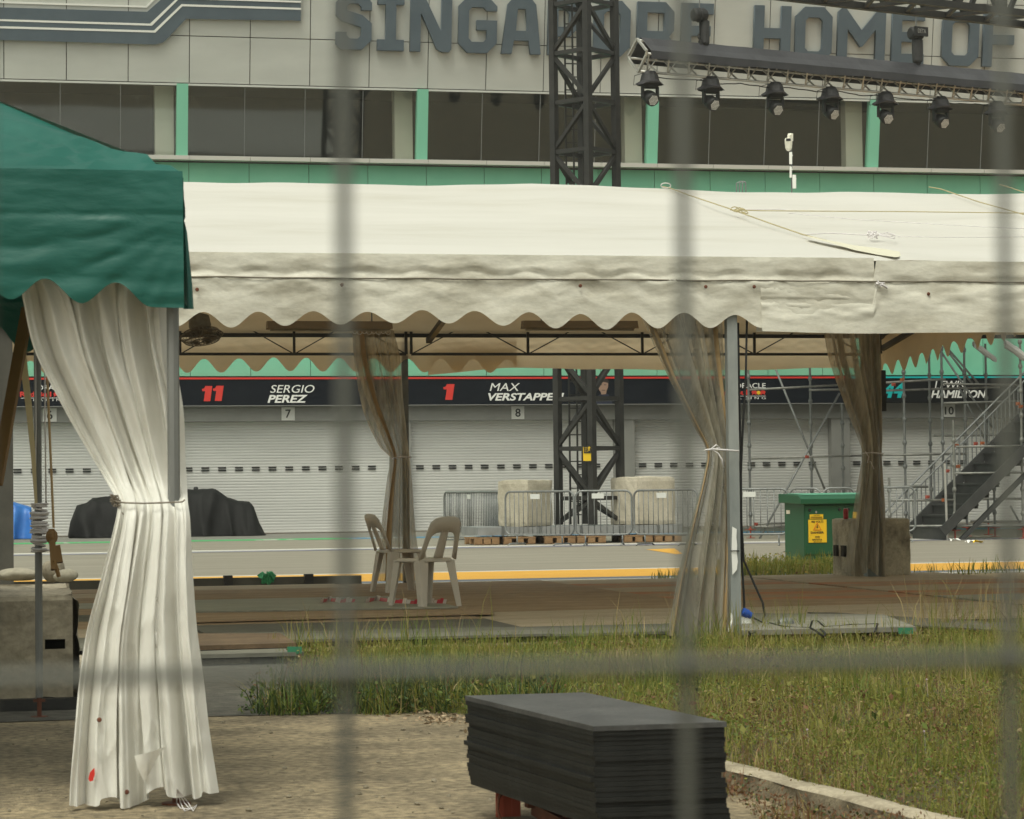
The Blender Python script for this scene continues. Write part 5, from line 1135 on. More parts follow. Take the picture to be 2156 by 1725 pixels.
slab([(1562, 1338), (1929, 1330), (1860, 1303), (1562, 1300)], .075, .035, M('pale grey board', (.16, .155, .125), .75, c2=(.23, .22, .18), vs=2, st=(.5, 2, 1)), 'pale grey front board right of the front pole with a green patch')
slab([(1900, 1318), (2240, 1338), (2240, 1322), (1760, 1293), (1700, 1292)], .058, .012, m_b4, 'dark mat slanting across the right front of the floor')
b = MB(); b.bar(G(1700, 1297, .08), G(1870, 1315, .08), .015); tag(b.build('pale_batten', m_alu), 'thin pale batten lying on the dark mat at the right', 'batten')
for x, y, lab in ((1905, 1331, 'green painted patch on the pale grey front board'), (620, 1372, 'green painted patch on the left front edge of the floor')):
    a = G(x - 16, y + 4, .07); c = G(x + 14, y + 4, .07); b = MB(); b.prism([a + V((0, -.03, 0)), c + V((0, -.03, 0)), c + V((0, -.03, .045)), a + V((0, -.03, .045))], (0, .012, 0)); tag(b.build('paint_patch', M('green patch', (.02, .16, .08), .6)), lab, 'patch')
# concrete edge of the drain
b = MB(); P = []
for i in range(40): x = lerp(-3, 1.9, i / 39); P.append([V((x, 16.55 + .02 * wr(x * 3, 0, 3) , 0)), V((x, 16.56 + .02 * wr(x * 3, 0, 3), .035)), V((x, 16.95, .038)), V((x, 17.6, .02))])
b.grid(P); tag(b.build('drain_edge', m_concg, fixn=False), kind='structure')
# dark beam with a rag behind the floor
t = thing('steel_beam', 'long dark steel beam lying along the back edge of the marquee floor', 'beam', PY(450, 1236, 30.0))
a = PY(160, 1239, 30.0); c = PY(760, 1231, 30.0); b = MB(); b.bar(V((a.x - 1, 30, .06)), V((c.x, 30, .06)), .1, .11, side=(0, 1, 0)); b.build('beam', M('dark beam', (.06, .055, .042), .7, c2=(.09, .085, .065), vs=4), t)
b = MB(); 
for xx in (480, 385, 650): q = PY(xx, 1228, 29.95); b.box((q.x, 29.96, .07), (.10, .14, .15))
b.build('bracket', m_steelblk, t)
q = PY(562, 1225, 29.93); b = MB(); m_rag = M('green rag', (.02, .22, .08), .6, c2=(.05, .36, .16), vs=12, bump=.4, bs=25)
P = []
for i in range(11):
    row = []
    for j in range(9):
        u = (i - 5) / 5; v = j / 8; row.append(q + .62 * V((u * .17 * (1 - .5 * v) + .03 * wr(i, j, 4), -.09 + .10 * abs(v - .35) + .03 * wr(j * 1.3, i, 6), .15 - .28 * (v - .3) * (1 - abs(u) * .5) + .05 * wr(i * .9, j * .9, 9) - .08 * abs(u))))
    P.append(row)
b.grid(P); tag(b.build('rag', m_rag, fixn=False), 'bright green rag knotted over the dark steel beam', 'rag')
# red and white tape
m_tw = M('white tape', (.66, .60, .56), .4); m_tr = M('red tape', (.55, .03, .06), .4)
def tape(px, lab, w=7):
    b = MB(); n = len(px); K = 5
    pts = []
    for i in range(n - 1):
        for k in range(K): pts.append(tuple(lerp(px[i][j], px[i + 1][j], k / K) for j in (0, 1)))
    pts.append(px[-1])
    for i in range(len(pts) - 1):
        b.cur = 1 if (i // 2) % 2 else 0; q0, q1 = G(*pts[i], .078), G(*pts[i + 1], .078); h = .045 + .01 * math.sin(i * 1.7)
        b.add([q0, q1, q1 + V((.02, .03, h)), q0 + V((.02, .03, h))], [(0, 1, 2, 3)])
    o = b.build('barrier_tape', [m_tw, m_tr], fixn=False); tag(o, lab, 'tape', 'red and white tape on the floor')
tape([(672, 1273), (690, 1268), (715, 1271), (745, 1270)], 'red and white tape scrap left of the plastic chairs'); tape([(768, 1272), (790, 1266), (830, 1272), (870, 1274), (905, 1272), (938, 1273)], 'red and white tape lying under the right plastic chair')
# ------------------------------------------------------------------ plastic chairs
def chair(p, ang, lab, z=.075):
    t = thing('plastic_chair', lab, 'chair', (p[0], p[1], z), 'plastic chairs on the marquee floor')
    Rm = Matrix.Rotation(ang, 3, 'Z'); o = V((p[0], p[1], z))
    T = lambda x, y, zz: o + Rm @ V((x, y, zz))
    # seat: dished grid with a rim
    b = MB(); P = []; n = 12
    for i in range(n + 1):
        row = []
        for j in range(n + 1):
            u = 2 * i / n - 1; v = 2 * j / n - 1; x = .215 * u * (1 - .08 * (v < 0) * -v); y = .21 * v; k = max(abs(u), abs(v))
            cr = 1 - .10 * (abs(u) * abs(v)) ** 3
            row.append(T(x * cr, y * cr, .435 - .018 * (1 - k ** 3) - (.03 if k > .99 else 0) - (.012 if v > .8 else 0)))
        P.append(row)
    b.grid(P); sd = b.build('seat', m_pale, t, smooth=True, fixn=False); md = sd.modifiers.new('thick', 'SOLIDIFY'); md.thickness = .012
    # backrest: arch with a centre splat
    fn = lambda s, zz: T(s, -.20 - .13 * ((zz - .43) / .37) - .03 * (1 - (s / .2) ** 2) * ((zz - .43) / .37), zz)
    b = MB(); ar = []
    outer = [(-.215, .42), (-.20, .55), (-.185, .68), (-.17, .755), (-.13, .795), (-.07, .808), (0, .81)]; outer += [(-x, zz) for x, zz in outer[-2::-1]]
    inner = [(-.165, .44), (-.155, .53), (-.143, .61), (-.128, .645), (-.095, .668), (-.06, .672), (0, .674)]; inner += [(-x, zz) for x, zz in inner[-2::-1]]
    b.grid([[fn(*q_) for q_ in outer], [fn(*(V((a[0], a[1])) * .5 + V((c[0], c[1])) * .5)) + Rm @ V((0, .012, 0)) for a, c in zip(outer, inner)], [fn(*q_) for q_ in inner]])
    b.grid([[fn(-.050 + .012 * k / 8, lerp(.44, .69, k / 8)), fn(0, lerp(.44, .69, k / 8)) + Rm @ V((0, .01, 0)), fn(.050 - .012 * k / 8, lerp(.44, .69, k / 8))] for k in range(9)])
    bk = b.build('backrest', m_pale, t, smooth=True, fixn=False); md = bk.modifiers.new('thick', 'SOLIDIFY'); md.thickness = .014; md.offset = 0
    for sx in (-1, 1):
        for sy in (-1, 1):
            b = MB(); rows = []
            for k in range(7):
                f = k / 6; zz = lerp(.42, .0, f); w = lerp(.092, .052, f); x = sx * lerp(.195, .225, f); y = sy * lerp(.19, .235 if sy > 0 else .25, f)
                rows.append([T(x - sx * w, y, zz), T(x - sx * w * .3, y + sy * .004, zz), T(x, y, zz), T(x + sx * .004, y - sy * w * .3, zz), T(x, y - sy * w, zz)])
            b.grid(rows); lg = b.build('leg', m_pale, t, smooth=False, fixn=False); md = lg.modifiers.new('thick', 'SOLIDIFY'); md.thickness = .010; md.offset = 0
    return t
q0 = G(905, 1280, .075); q1 = G(966, 1276, .075); mid = (q0 + q1) / 2; ev = q1 - q0; a1 = math.atan2(ev.y, ev.x)
fw = V((-math.sin(a1), math.cos(a1), 0)); cc = mid + fw * .24
chair((cc.x, cc.y), a1 - R(10), 'grey beige plastic chair seen from behind, the nearer of the pair')
q = G(850, 1246, .075); chair((q.x - .02, q.y + .05), R(-90 + 14), 'grey beige plastic chair in profile, left of and behind its twin')
# ------------------------------------------------------------------ electrical cabinet
cb = thing('electrical_cabinet', 'green electrical cabinet with yellow warning signs standing in the grass', 'cabinet', (11.9, 32.9, 0))
X0, X1, CY0, CY1, CZ = 11.23, 12.22, 32.5, 33.32, .90
b = MB(); b.box(((X0 + X1) / 2, (CY0 + CY1) / 2, CZ / 2), (X1 - X0, CY1 - CY0, CZ)); b.build('body', m_cab, cb, bev=.008)
b = MB(); ov = .065; prof = [(CY0 - ov, CZ - .02), (CY0 - ov, CZ + .05), (CY0 + .05, CZ + .10), (CY1 + ov, CZ + .12), (CY1 + ov, CZ - .0)]
b.prism([V((X0 - ov, y, z)) for y, z in prof], (X1 - X0 + 2 * ov, 0, 0)); b.build('roof', m_cab, cb, bev=.006)
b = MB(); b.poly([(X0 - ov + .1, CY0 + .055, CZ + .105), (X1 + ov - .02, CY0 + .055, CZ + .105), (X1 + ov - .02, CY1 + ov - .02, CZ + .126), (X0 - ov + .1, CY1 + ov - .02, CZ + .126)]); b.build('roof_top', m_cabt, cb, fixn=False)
dxa = PY(1778, 1100, CY0).x
for a, c in ((X0 + .012, dxa - .008), (dxa + .008, X1 - .012)):
    b = MB(); b.box(((a + c) / 2, CY0 - .008, .53), (c - a, .018, .66)); d = b.build('door', m_cab, cb, bev=.004)
    for f in (.12, .88):
        b = MB(); b.lathe(V((lerp(a, c, f), CY0 - .017, .80)), [(.022, 0), (.018, .01)], 12, (0, -1, 0)); b.build('lock', m_blackp, d)
b = MB(); b.box(((X0 + X1) / 2 , CY0 - .012, .09), (X1 - X0, .025, .17)); b.build('plinth', m_cab, cb)
def cpx(x0, y0, x1, y1, o): 
    a = PY(x0, y1, CY0 - o); c = PY(x1, y0, CY0 - o); return a, c
a, c = cpx(1702.5, 1094, 1740, 1143, .021); sgn = MB(); sgn.box(((a.x + c.x) / 2, CY0 - .021, (a.z + c.z) / 2), (c.x - a.x, .006, c.z - a.z)); sg1 = sgn.build('warning_plate', m_yel, cb)
F2 = CY0 - .025
for s, x0, y0, x1, y1, o in (('400 VOLTS', 1708, 1096.5, 1733.5, 1101.2, .01), ('DANGER', 1707, 1119.5, 1734.5, 1124, .03), ('危险', 1716, 1128.5, 1726, 1133.5, .0), ('BAHAYA', 1710.5, 1135, 1731, 1138.4, .02), ('அபாயம்', 1712.5, 1139.5, 1729.5, 1142, .0)):
    textpx('writing', s, m_blackp, sg1, x0, y0, x1, y1, F2, ext=.002, off=o)
b = MB(); tri = [PY(1720.5, 1101.5, F2), PY(1713, 1116, F2), PY(1729, 1116, F2)]
for i in range(3): b.bar(tri[i], tri[(i + 1) % 3], .010, .004)
b.build('warning_triangle', m_red, sg1)
b = MB(); b.prism([PY(x, y, F2) for x, y in ((1722, 1105), (1718.5, 1111), (1720.6, 1111), (1719.5, 1115), (1723, 1109.5), (1721, 1109.5))], (0, -.002, 0)); b.build('bolt_symbol', m_blackp, sg1)
a, c = cpx(1705, 1083, 1733, 1093, .021); sgn = MB(); sgn.box(((a.x + c.x) / 2, CY0 - .021, (a.z + c.z) / 2), (c.x - a.x, .006, c.z - a.z)); sg2 = sgn.build('small_plate', m_yel, cb)
textpx('writing', 'CAUTION', m_blackp, sg2, 1713, 1084.3, 1726, 1086.3, F2, ext=.002); 
b = MB()
for yy in (1088.5, 1090, 1091.3): b.bar(PY(1707.5, yy, F2), PY(1731, yy - .2, F2), .004, .002)
b.build('small_print', m_blackp, sg2)
a, c = cpx(1796, 1078, 1815, 1095, .021); sgn = MB(); sgn.box(((a.x + c.x) / 2, CY0 - .021, (a.z + c.z) / 2), (c.x - a.x, .006, c.z - a.z)); sgn.build('warning_plate', m_yel, cb)
q = PY(1661, 1078.5, 33.1); b = MB(); b.box((X0 - .004, 33.15, q.z), (.008, .14, .05)); b.build('number_tag', m_white, cb)
a, c = cpx(1717.5, 1076, 1720, 1081, .03); b = MB(); b.box(((a.x + c.x) / 2, CY0 - .024, (a.z + c.z) / 2), (.02, .01, .03)); b.build('latch_tag', m_alu, cb)
# ------------------------------------------------------------------ block with the can before the cabinet
hb = thing('concrete_block', 'stained concrete block with two square holes carrying a red can', 'concrete block', (10.68, 28.5, 0))
rough_block_o = rough_block('block', (10.69, 28.52, .365), (.76, .64, .73), 0, M('holed block concrete', (.17, .15, .11), .92, c2=(.50, .455, .34), c3=(.38, .34, .25), vs=3.0, bump=.6, bs=16, fine=.15, lo=.34, hi=.6), 17, n=14, rough=.006, bev=.02)
wl = wloc(rough_block_o); rough_block_o.parent = hb; rough_block_o.location = wl - wloc(hb)
b = MB()
for yy in (28.39, 28.64): b.box((10.300, yy, .35), (.05, .10, .13))
b.build('hole', M('dark hole', (.03, .026, .02), .95), hb)
q = PY(1784, 1092, 28.35); b = MB(); b.lathe((q.x, 28.4, .728), [(.024, 0), (.030, .008), (.031, .10), (.026, .118), (.024, .125)], 18); cn = b.build('drink_can', M('red can', (.40, .015, .015), .35), smooth=False)
tag(cn, 'red drink can standing on the holed concrete block', 'can'); b = MB(); b.lathe((q.x, 28.4, .853), [(.024, 0), (.023, .004)], 18); b.build('lid', m_alu, cn)
# ------------------------------------------------------------------ cables at the front pole
t = thing('power_cable', 'black power cables hanging down the front pole to a coil with a blue plug', 'cable', G(1575, 1318, .07))
yv = EY + .10; Yc = lambda x, y, o=0: PY(x, y, yv + o)
b = MB(); b.tube([Yc(*q_) for q_ in ((1554, 680), (1556, 800), (1559, 950), (1557, 1100), (1563, 1200), (1567, 1270), (1567, 1325), (1560, 1338))], .0085, 6)
b.tube([Yc(*q_) for q_ in ((1573, 656), (1570, 800), (1564, 900), (1560, 1000), (1561, 1100), (1566, 1180), (1588, 1230), (1606, 1270), (1610, 1295), (1604, 1310), (1584, 1300))], .0085, 6)
b.tube([G(x, y, .10) for x, y in ((1563, 1312), (1590, 1308), (1625, 1316), (1690, 1318), (1640, 1322), (1600, 1312), (1570, 1318), (1580, 1336), (1600, 1325), (1608, 1312), (1580, 1304))], .0075, 6)
b.tube([G(x, y, .11) for x, y in ((1620, 1312), (1650, 1320), (1706, 1322), (1710, 1308), (1722, 1308), (1735, 1320), (1790, 1316), (1848, 1314), (1842, 1330))], .0075, 6)
b.tube([G(x, y, .12) for x, y in ((1706, 1322), (1720, 1330), (1733, 1341), (1738, 1334), (1728, 1325))], .0075, 6); b.build('cable', m_rubber, t, smooth=True)
b = MB(); a = PY(1562, 1287, yv - .05); c = PY(1582, 1297, yv - .05); b.lathe(a, [(.02, 0), (.033, .008), (.033, .05), (.026, .055), (.026, (c - a).length)], 14, c - a); b.build('blue_plug', M('blue plug', (.01, .06, .30), .4), t)
b = MB(); b.box(PY(1569, 1307, yv - .03), (.08, .05, .06)); b.build('socket_box', m_white, t)
b = MB(); b.lathe(G(1640, 1314, .11), [(.03, 0), (.045, .02), (.045, .09), (.03, .11)], 12, (1, .1, 0)); b.build('connector', m_galvd, t)
b = MB(); a = PY(1540, 1170, EY + .02); b.tube([PY(1538, 1160, EY + .01), PY(1548, 1160, EY), PY(1563, 1160, EY + .05)], .004, 5); b.build('cable_tie', m_rubber, t)
b = MB(); b.grid([[PY(1536 + 3 * math.sin(k), 1290 + 8 * k, EY - .02), PY(1541 + 2 * math.sin(k * 1.3), 1292 + 8 * k, EY - .03)] for k in range(6)]); tag(b.build('cloth_scrap', m_white, fixn=False), 'white scrap of plastic at the foot of the front pole', 'scrap')
# ------------------------------------------------------------------ stack of black boards on a trolley
BX, BYc = 1.985, 7.90; corners = [(1.71, 8.51), (2.13, 8.50), (2.262, 7.28), (1.85, 7.28)]
cx_ = sum(c[0] for c in corners) / 4; cy_ = sum(c[1] for c in corners) / 4
NB = 20; zb0 = .115; th = .0151
proto = None
pos = ['bottom'] + [ordn[k] + ' from the bottom' for k in range(1, 10)] + [ordn[k] + ' from the top' for k in range(9, 0, -1)] + ['topmost']
for k in range(NB):
    b = MB(); j = [random.uniform(-.0045, .0045) for _ in range(3)]
    if k == NB - 1: j = [0, 0, 0]
    if k < 6: j[0] += .012 * (6 - k) / 6
    if k in (4, 9, 13, 16): j[0] += random.uniform(-.009, .009); j[1] += random.uniform(-.01, .01)
    P = []
    for (x, y) in corners:
        x, y = x - cx_, y - cy_; x *= (1 if k == NB - 1 else .985); y *= (1 if k == NB - 1 else .99); P.append(V((cx_ + x + j[0] - j[2] * y, cy_ + y + j[1] + j[2] * x, zb0 + k * th)))
    P = P[::-1]; b.prism(P, (0, 0, th - (.0007 if k < NB - 1 else 0))); o = b.build('board', m_sheet if k < NB - 1 else M('dusty sheen board top', (.045, .045, .045), .5, c2=(.085, .084, .081), vs=4, fine=.25, bump=.1, bs=25, spec=.4))  # top board paler: dust and a grey sheen both put into its colour
    tag(o, 'black board, %s of the stack on the red trolley' % pos[k], 'board', 'boards in the black stack')
tr_ = thing('trolley', 'low red steel trolley under the stack of black boards', 'trolley', (cx_, cy_, 0))
b = MB()
for f in (.2, .5, .8):
    a = V((*corners[0], .085)).lerp(V((*corners[3], .085)), f); c = V((*corners[1], .085)).lerp(V((*corners[2], .085)), f); b.bar(a.lerp(c, .3), a.lerp(c, .85), .05, .05)
e0 = V((*corners[0], .085)).lerp(V((*corners[1], .085)), .45); e1 = V((*corners[3], .085)).lerp(V((*corners[2], .085)), .45); b.bar(e0.lerp(e1, .12), e0.lerp(e1, .9), .05); b.build('frame', m_rust, tr_)
q = G(1074, 1722, .0); b = MB(); b.bar((q.x, q.y + .05, .0), (q.x, q.y + .05, .112), .055, .04, side=(1, 0, 0)); b.bar((q.x - .028, q.y + .03, .0), (q.x - .028, q.y + .03, .112), .008, .03); b.bar((q.x + .028, q.y + .03, .0), (q.x + .028, q.y + .03, .112), .008, .03); b.build('post', M('orange red steel', (.42, .085, .045), .55, c2=(.34, .06, .035), vs=8), tr_)
for f, s in ((.2, .45), (.8, .45), (.2, .8), (.8, .8)):
    c = V((*corners[0], .04)).lerp(V((*corners[3], .04)), f).lerp(V((*corners[1], .04)).lerp(V((*corners[2], .04)), f), s); b = MB(); b.lathe(c - V((.02, 0, 0)), [(.02, 0), (.04, .004), (.04, .036), (.02, .04)], 14, (1, 0, 0)); b.build('wheel', m_rubber, tr_)
b = MB(); b.box((cx_, cy_ + .0, .05), (.2, .8, .04)); b.build('deck', m_rust, tr_)
b = MB(); a = G(1058, 1672, .10); b.tube([V((a.x, a.y - .02, .115)), V((a.x - .02, a.y - .03, .09)), V((a.x - .025, a.y - .03, .05)), V((a.x - .012, a.y - .03, .015)), V((a.x + .02, a.y - .03, .005))], .005, 6); b.build('strap_loop', m_rust, tr_, smooth=True)
# ------------------------------------------------------------------ grass and weeds
def inside(px, py, poly):
    c = np.zeros(len(px), bool); n = len(poly)
    for i in range(n):
        x0, y0 = poly[i]; x1, y1 = poly[(i + 1) % n]
        k = ((y0 > py) != (y1 > py)) & (px < (x1 - x0) * (py - y0) / (y1 - y0 + 1e-12) + x0); c ^= k
    return c
m_gr = [M('grass green', (.115, .165, .022), .6, c2=(.155, .205, .032), vs=3, trans=.4), M('grass olive', (.215, .215, .038), .65, c2=(.285, .265, .056), vs=3, trans=.4),
        M('grass straw', (.27, .205, .08), .7, c2=(.34, .265, .12), vs=3, trans=.2), M('weed red brown', (.135, .062, .028), .7, c2=(.19, .088, .036), vs=4, trans=.2), M('weed dark green', (.04, .075, .016), .6, c2=(.06, .10, .024), vs=3, trans=.2)]
def blades(name, poly, dens, h0, h1, w, probs, lean=.5, label=None, clump=1.5, thr=-.9, seed=1, z0=0.0, hmod=None):
    g = np.random.default_rng(seed); xs = [p[0] for p in poly]; ys = [p[1] for p in poly]
    n = int((max(xs) - min(xs)) * (max(ys) - min(ys)) * dens); x = g.uniform(min(xs), max(xs), n); y = g.uniform(min(ys), max(ys), n)
    k = inside(x, y, poly); x = x[k]; y = y[k]
    f = np.sin(x * clump * 2.1 + seed) * np.cos(y * clump * 1.7 - seed) + .6 * np.sin(x * clump * 4.7 - y * clump * 3.9 + 2 * seed) + .4 * np.cos(x * clump * 9 + y * clump * 8)
    k = f + g.normal(0, .45, len(x)) > thr; x = x[k]; y = y[k]; f = f[k]; n = len(x)
    h = g.uniform(h0, h1, n) * (1 + .28 * np.clip(f, -1, 1.2))
    if hmod is not None: h *= hmod(x, y)
    a = g.uniform(0, 6.283, n); le = np.abs(g.normal(0, lean, n)); ww = w * g.uniform(.6, 1.4, n); b_ = a + g.normal(1.57, .4, n)
    dx = np.cos(a) * le * h; dy = np.sin(a) * le * h; hz = h / np.sqrt(1 + le * le)
    sx = np.cos(b_) * ww / 2; sy = np.sin(b_) * ww / 2
    Z = np.full(n, z0)
    vs = np.stack([np.stack([x - sx, y - sy, Z], 1), np.stack([x + sx, y + sy, Z], 1), np.stack([x + dx * .38 + sx * .8, y + dy * .38 + sy * .8, Z + hz * .6], 1), np.stack([x + dx * .38 - sx * .8, y + dy * .38 - sy * .8, Z + hz * .6], 1), np.stack([x + dx, y + dy, Z + hz], 1)], 1).reshape(-1, 3)
    o0 = np.array([vs[:, 0].mean(), vs[:, 1].mean(), 0]); vs = vs - o0
    me = bpy.data.meshes.new(name); me.vertices.add(len(vs)); me.vertices.foreach_set('co', vs.astype(np.float32).reshape(-1))
    i0 = np.arange(n) * 5; loops = np.stack([i0, i0 + 1, i0 + 2, i0 + 3, i0 + 3, i0 + 2, i0 + 4], 1).reshape(-1)
    me.loops.add(len(loops)); me.loops.foreach_set('vertex_index', loops.astype(np.int32))
    st_ = np.stack([np.arange(n) * 7, np.arange(n) * 7 + 4], 1).reshape(-1); me.polygons.add(2 * n); me.polygons.foreach_set('loop_start', st_.astype(np.int32))
    pr_ = np.array(probs, float); pr_ /= pr_.sum()
    noise = np.clip(.5 + .45 * np.sin(x * 1.9 + 1.3 * np.sin(y * 1.1)) * np.cos(y * 1.5 + x * .6) + .3 * np.sin(x * 5.1 + y * 2.2) * np.cos(y * 4.3 - x * 1.7), 0, 1)
    r = np.clip(g.uniform(0, 1, n) * .55 + noise * .45, 0, .9999); mi = np.searchsorted(np.cumsum(pr_), r)
    for mt in m_gr: me.materials.append(mt)
    me.polygons.foreach_set('material_index', np.repeat(np.minimum(mi, 4), 2).astype(np.int32)); me.update(calc_edges=True); me.validate()
    o = bpy.data.objects.new(name, me); COL.objects.link(o); o.location = o0
    return tag(o, kind='stuff', label=label)
def leaves(name, poly, dens, zmax, size, probs, seed, label=None):
    g = np.random.default_rng(seed); xs = [p[0] for p in poly]; ys = [p[1] for p in poly]
    n = int((max(xs) - min(xs)) * (max(ys) - min(ys)) * dens); x = g.uniform(min(xs), max(xs), n); y = g.uniform(min(ys), max(ys), n); k = inside(x, y, poly); x = x[k]; y = y[k]; n = len(x)
    f = np.sin(x * 3.1 + seed) * np.cos(y * 2.3) + .5 * np.sin(x * 7 - y * 5)
    z = g.uniform(.005, 1, n) ** 1.3 * zmax * (1 + .45 * f); s = size * g.uniform(.5, 1.4, n)
    u = g.normal(0, 1, (n, 3)); u /= np.linalg.norm(u, axis=1)[:, None]; w = np.cross(u, g.normal(0, 1, (n, 3)) + np.array([0, 0, 1.5])); w /= np.linalg.norm(w, axis=1)[:, None]
    c = np.stack([x, y, np.abs(z)], 1); vs = np.stack([c - u * s[:, None], c + w * s[:, None] * .55, c + u * s[:, None], c - w * s[:, None] * .55], 1).reshape(-1, 3); vs[:, 2] = np.maximum(vs[:, 2], .004)
    o0 = np.array([x.mean(), y.mean(), 0]); vs = vs - o0; me = bpy.data.meshes.new(name); me.vertices.add(4 * n); me.vertices.foreach_set('co', vs.astype(np.float32).reshape(-1)); me.loops.add(4 * n); me.loops.foreach_set('vertex_index', np.arange(4 * n, dtype=np.int32)); me.polygons.add(n); me.polygons.foreach_set('loop_start', (np.arange(n) * 4).astype(np.int32))
    pr_ = np.array(probs, float); pr_ /= pr_.sum(); r = np.clip(g.uniform(0, 1, n) * .75 + .125 * (1 + np.sin(x * 2.3 + y)), 0, .9999); mi = np.searchsorted(np.cumsum(pr_), r)
    for mt in m_gr: me.materials.append(mt)
    me.polygons.foreach_set('material_index', np.minimum(mi, 4).astype(np.int32)); me.update(calc_edges=True); me.validate(); o = bpy.data.objects.new(name, me); COL.objects.link(o); o.location = o0
    return tag(o, kind='stuff', label=label)
MAIN = [(2.42, 12.5), (2.95, 11.1), (3.12, 9.7), (3.28, 8.2), (3.40, 6.4), (6.2, 6.6), (9.0, 17.0), (2.2, 17.3), (2.1, 15)]
NEARP = [(2.42, 12.5), (kx(11.1) + .08, 11.1), (kx(9.7) + .07, 9.7), (kx(8.2) + .06, 8.2), (kx(6.6) + .06, 6.6), (5.2, 6.8), (6.0, 12.5)]
blades('grass', NEARP, 1900, .04, .15, .0034, (4.4, 4.4, 1.2, 1.6, 1.0), .9, 'rough olive grass with weeds beside the kerb', seed=3, thr=-.35, clump=1.9)
FARP = [(2.0, 12.5), (6.0, 12.5), (9.2, 17.6), (2.1, 17.5)]
blades('grass', FARP, 1250, .05, .16, .0045, (4.0, 4.6, 1.7, .9, .5), .85, 'rough grass between the kerb and the marquee floor', seed=4, thr=-.5, clump=1.5)
leaves('weeds', NEARP, 4200, .105, .0062, (3.6, 3.2, .5, 3.4, 1.8), 5, 'low brown and green weeds among the grass')
leaves('weeds', FARP, 800, .08, .009, (3.8, 3.6, .8, 1.8, .8), 6, 'low weeds among the far grass')
leaves('weeds', [(3.4, 7.2), (4.9, 7.0), (5.8, 12.4), (3.0, 12.2)], 130, .16, .017, (4, 4, .4, 1.2, 1.0), 25, 'broad leaved weeds standing in the grass')
# dense dark tuft at the left end of the grass
blades('grass', [(1.45, 12.75), (1.7, 12.6), (1.85, 12.7), (2.1, 12.5), (2.3, 12.62), (2.6, 12.25), (2.95, 12.2), (3.1, 13.0), (2.9, 13.8), (1.75, 13.5), (1.6, 13.1)], 2300, .06, .27, .0065, (4.2, .8, .2, .4, 6), .95, 'dense dark green tuft at the left end of the grass', seed=8, thr=-.7)
leaves('weeds', [(1.4, 12.8), (1.7, 12.62), (2.1, 12.55), (2.95, 12.25), (3.1, 13.0), (1.6, 13.5)], 2600, .13, .013, (3, .8, .1, .4, 6), 9, 'dark low weeds under the green tuft')
# tall sparse stems in front of the floor
EDGE = [(2.2, 17.25), (7.6, 16.6), (9.0, 17.6), (7.4, 18.25), (2.35, 17.85)]
blades('grass', EDGE, 330, .06, .30, .0050, (6, 3, 1.8, .1, .6), .6, 'tall thin grass along the front edge of the marquee floor', seed=11, thr=.0, clump=1.1)
blades('grass', EDGE, 26, .2, .45, .0045, (1.4, 2, 4, .3, .1), .55, 'long straw coloured seed stems along the floor edge', seed=12, thr=.0)
blades('grass', [(7.0, 17.9), (8.3, 17.7), (8.6, 18.4), (7.2, 18.5)], 260, .15, .48, .005, (1, 1.5, 6, .3, .1), .6, 'leaning straw grass at the right front of the floor', seed=13, thr=-.6)
blades('grass', [(3.3, 8.0), (5.2, 7.0), (7.2, 14), (4.5, 15)], 34, .14, .30, .005, (2.5, 4, 3, .6, .0), .6, 'scattered taller stems standing above the grass', seed=15, thr=-.5)
# strip left of the cabinet and beside the yellow line
CABG = [(9.4, 30.0), (11.0, 29.9), (11.4, 30.6), (11.7, 32.4), (10.9, 33.0), (10.0, 32.6)]
blades('grass', CABG, 420, .08, .26, .012, (3.6, 4.6, 1.0, .2, 1.0), .5, 'green weeds growing round the foot of the green cabinet', seed=17, thr=-.8)
leaves('weeds', CABG, 600, .16, .022, (4, 4, .7, .3, 1.5), 18, 'leafy weeds at the cabinet foot')
blades('grass', [(8.2, 29.5), (9.4, 29.4), (9.5, 30.6), (8.9, 30.6)], 300, .05, .16, .011, (4, 4, 1.2, .1, .6), .6, 'small grass tuft behind the large clear curtain', seed=19)
blades('grass', [(11.2, 28.9), (12.1, 29.2), (14.8, 29.8), (14.8, 30.3), (11.5, 30.6)], 150, .05, .2, .012, (4, 4, 1.6, .5, .6), .5, 'grass tufts on the sand beside the yellow line', seed=20, thr=.1, clump=.8)
for k, (x, y, r_, hh) in enumerate(((3.75, 8.6, .22, .24), (4.3, 9.6, .25, .26), (3.7, 10.4, .2, .22), (4.9, 10.6, .28, .24), (4.0, 7.7, .2, .2), (5.0, 8.9, .25, .22), (3.2, 11.6, .2, .22), (4.6, 12.2, .3, .25), (5.8, 13.5, .3, .28), (3.9, 13.6, .3, .24), (6.6, 15, .35, .26))):
    blades('grass', [(x + r_ * math.cos(R(60 * i)), y + r_ * 1.3 * math.sin(R(60 * i))) for i in range(6)], 800, hh * .4, hh, .0042, (5, 3.5, .5, .2, 1.0) if k % 2 else (2.5, 5, 1.6, .3, .2), .8, None, seed=40 + k, thr=-2)
# small weeds beyond the kerb on its near side
WK = [(kx(9.0) - .10, 9.0), (kx(9.0) - .015, 9.0), (kx(7.0) - .015, 7.0), (kx(7.0) - .35, 7.0), (kx(8.0) - .33, 8.0)]
blades('grass', WK, 2600, .03, .10, .0036, (1.2, 2.2, 1, 4, 1.2), .8, 'brown weeds on the near side of the kerb', seed=21, thr=-.3); leaves('weeds', WK, 4200, .075, .0075, (1, 1.6, .6, 5, 1.5), 22, 'low reddish weeds before the kerb')
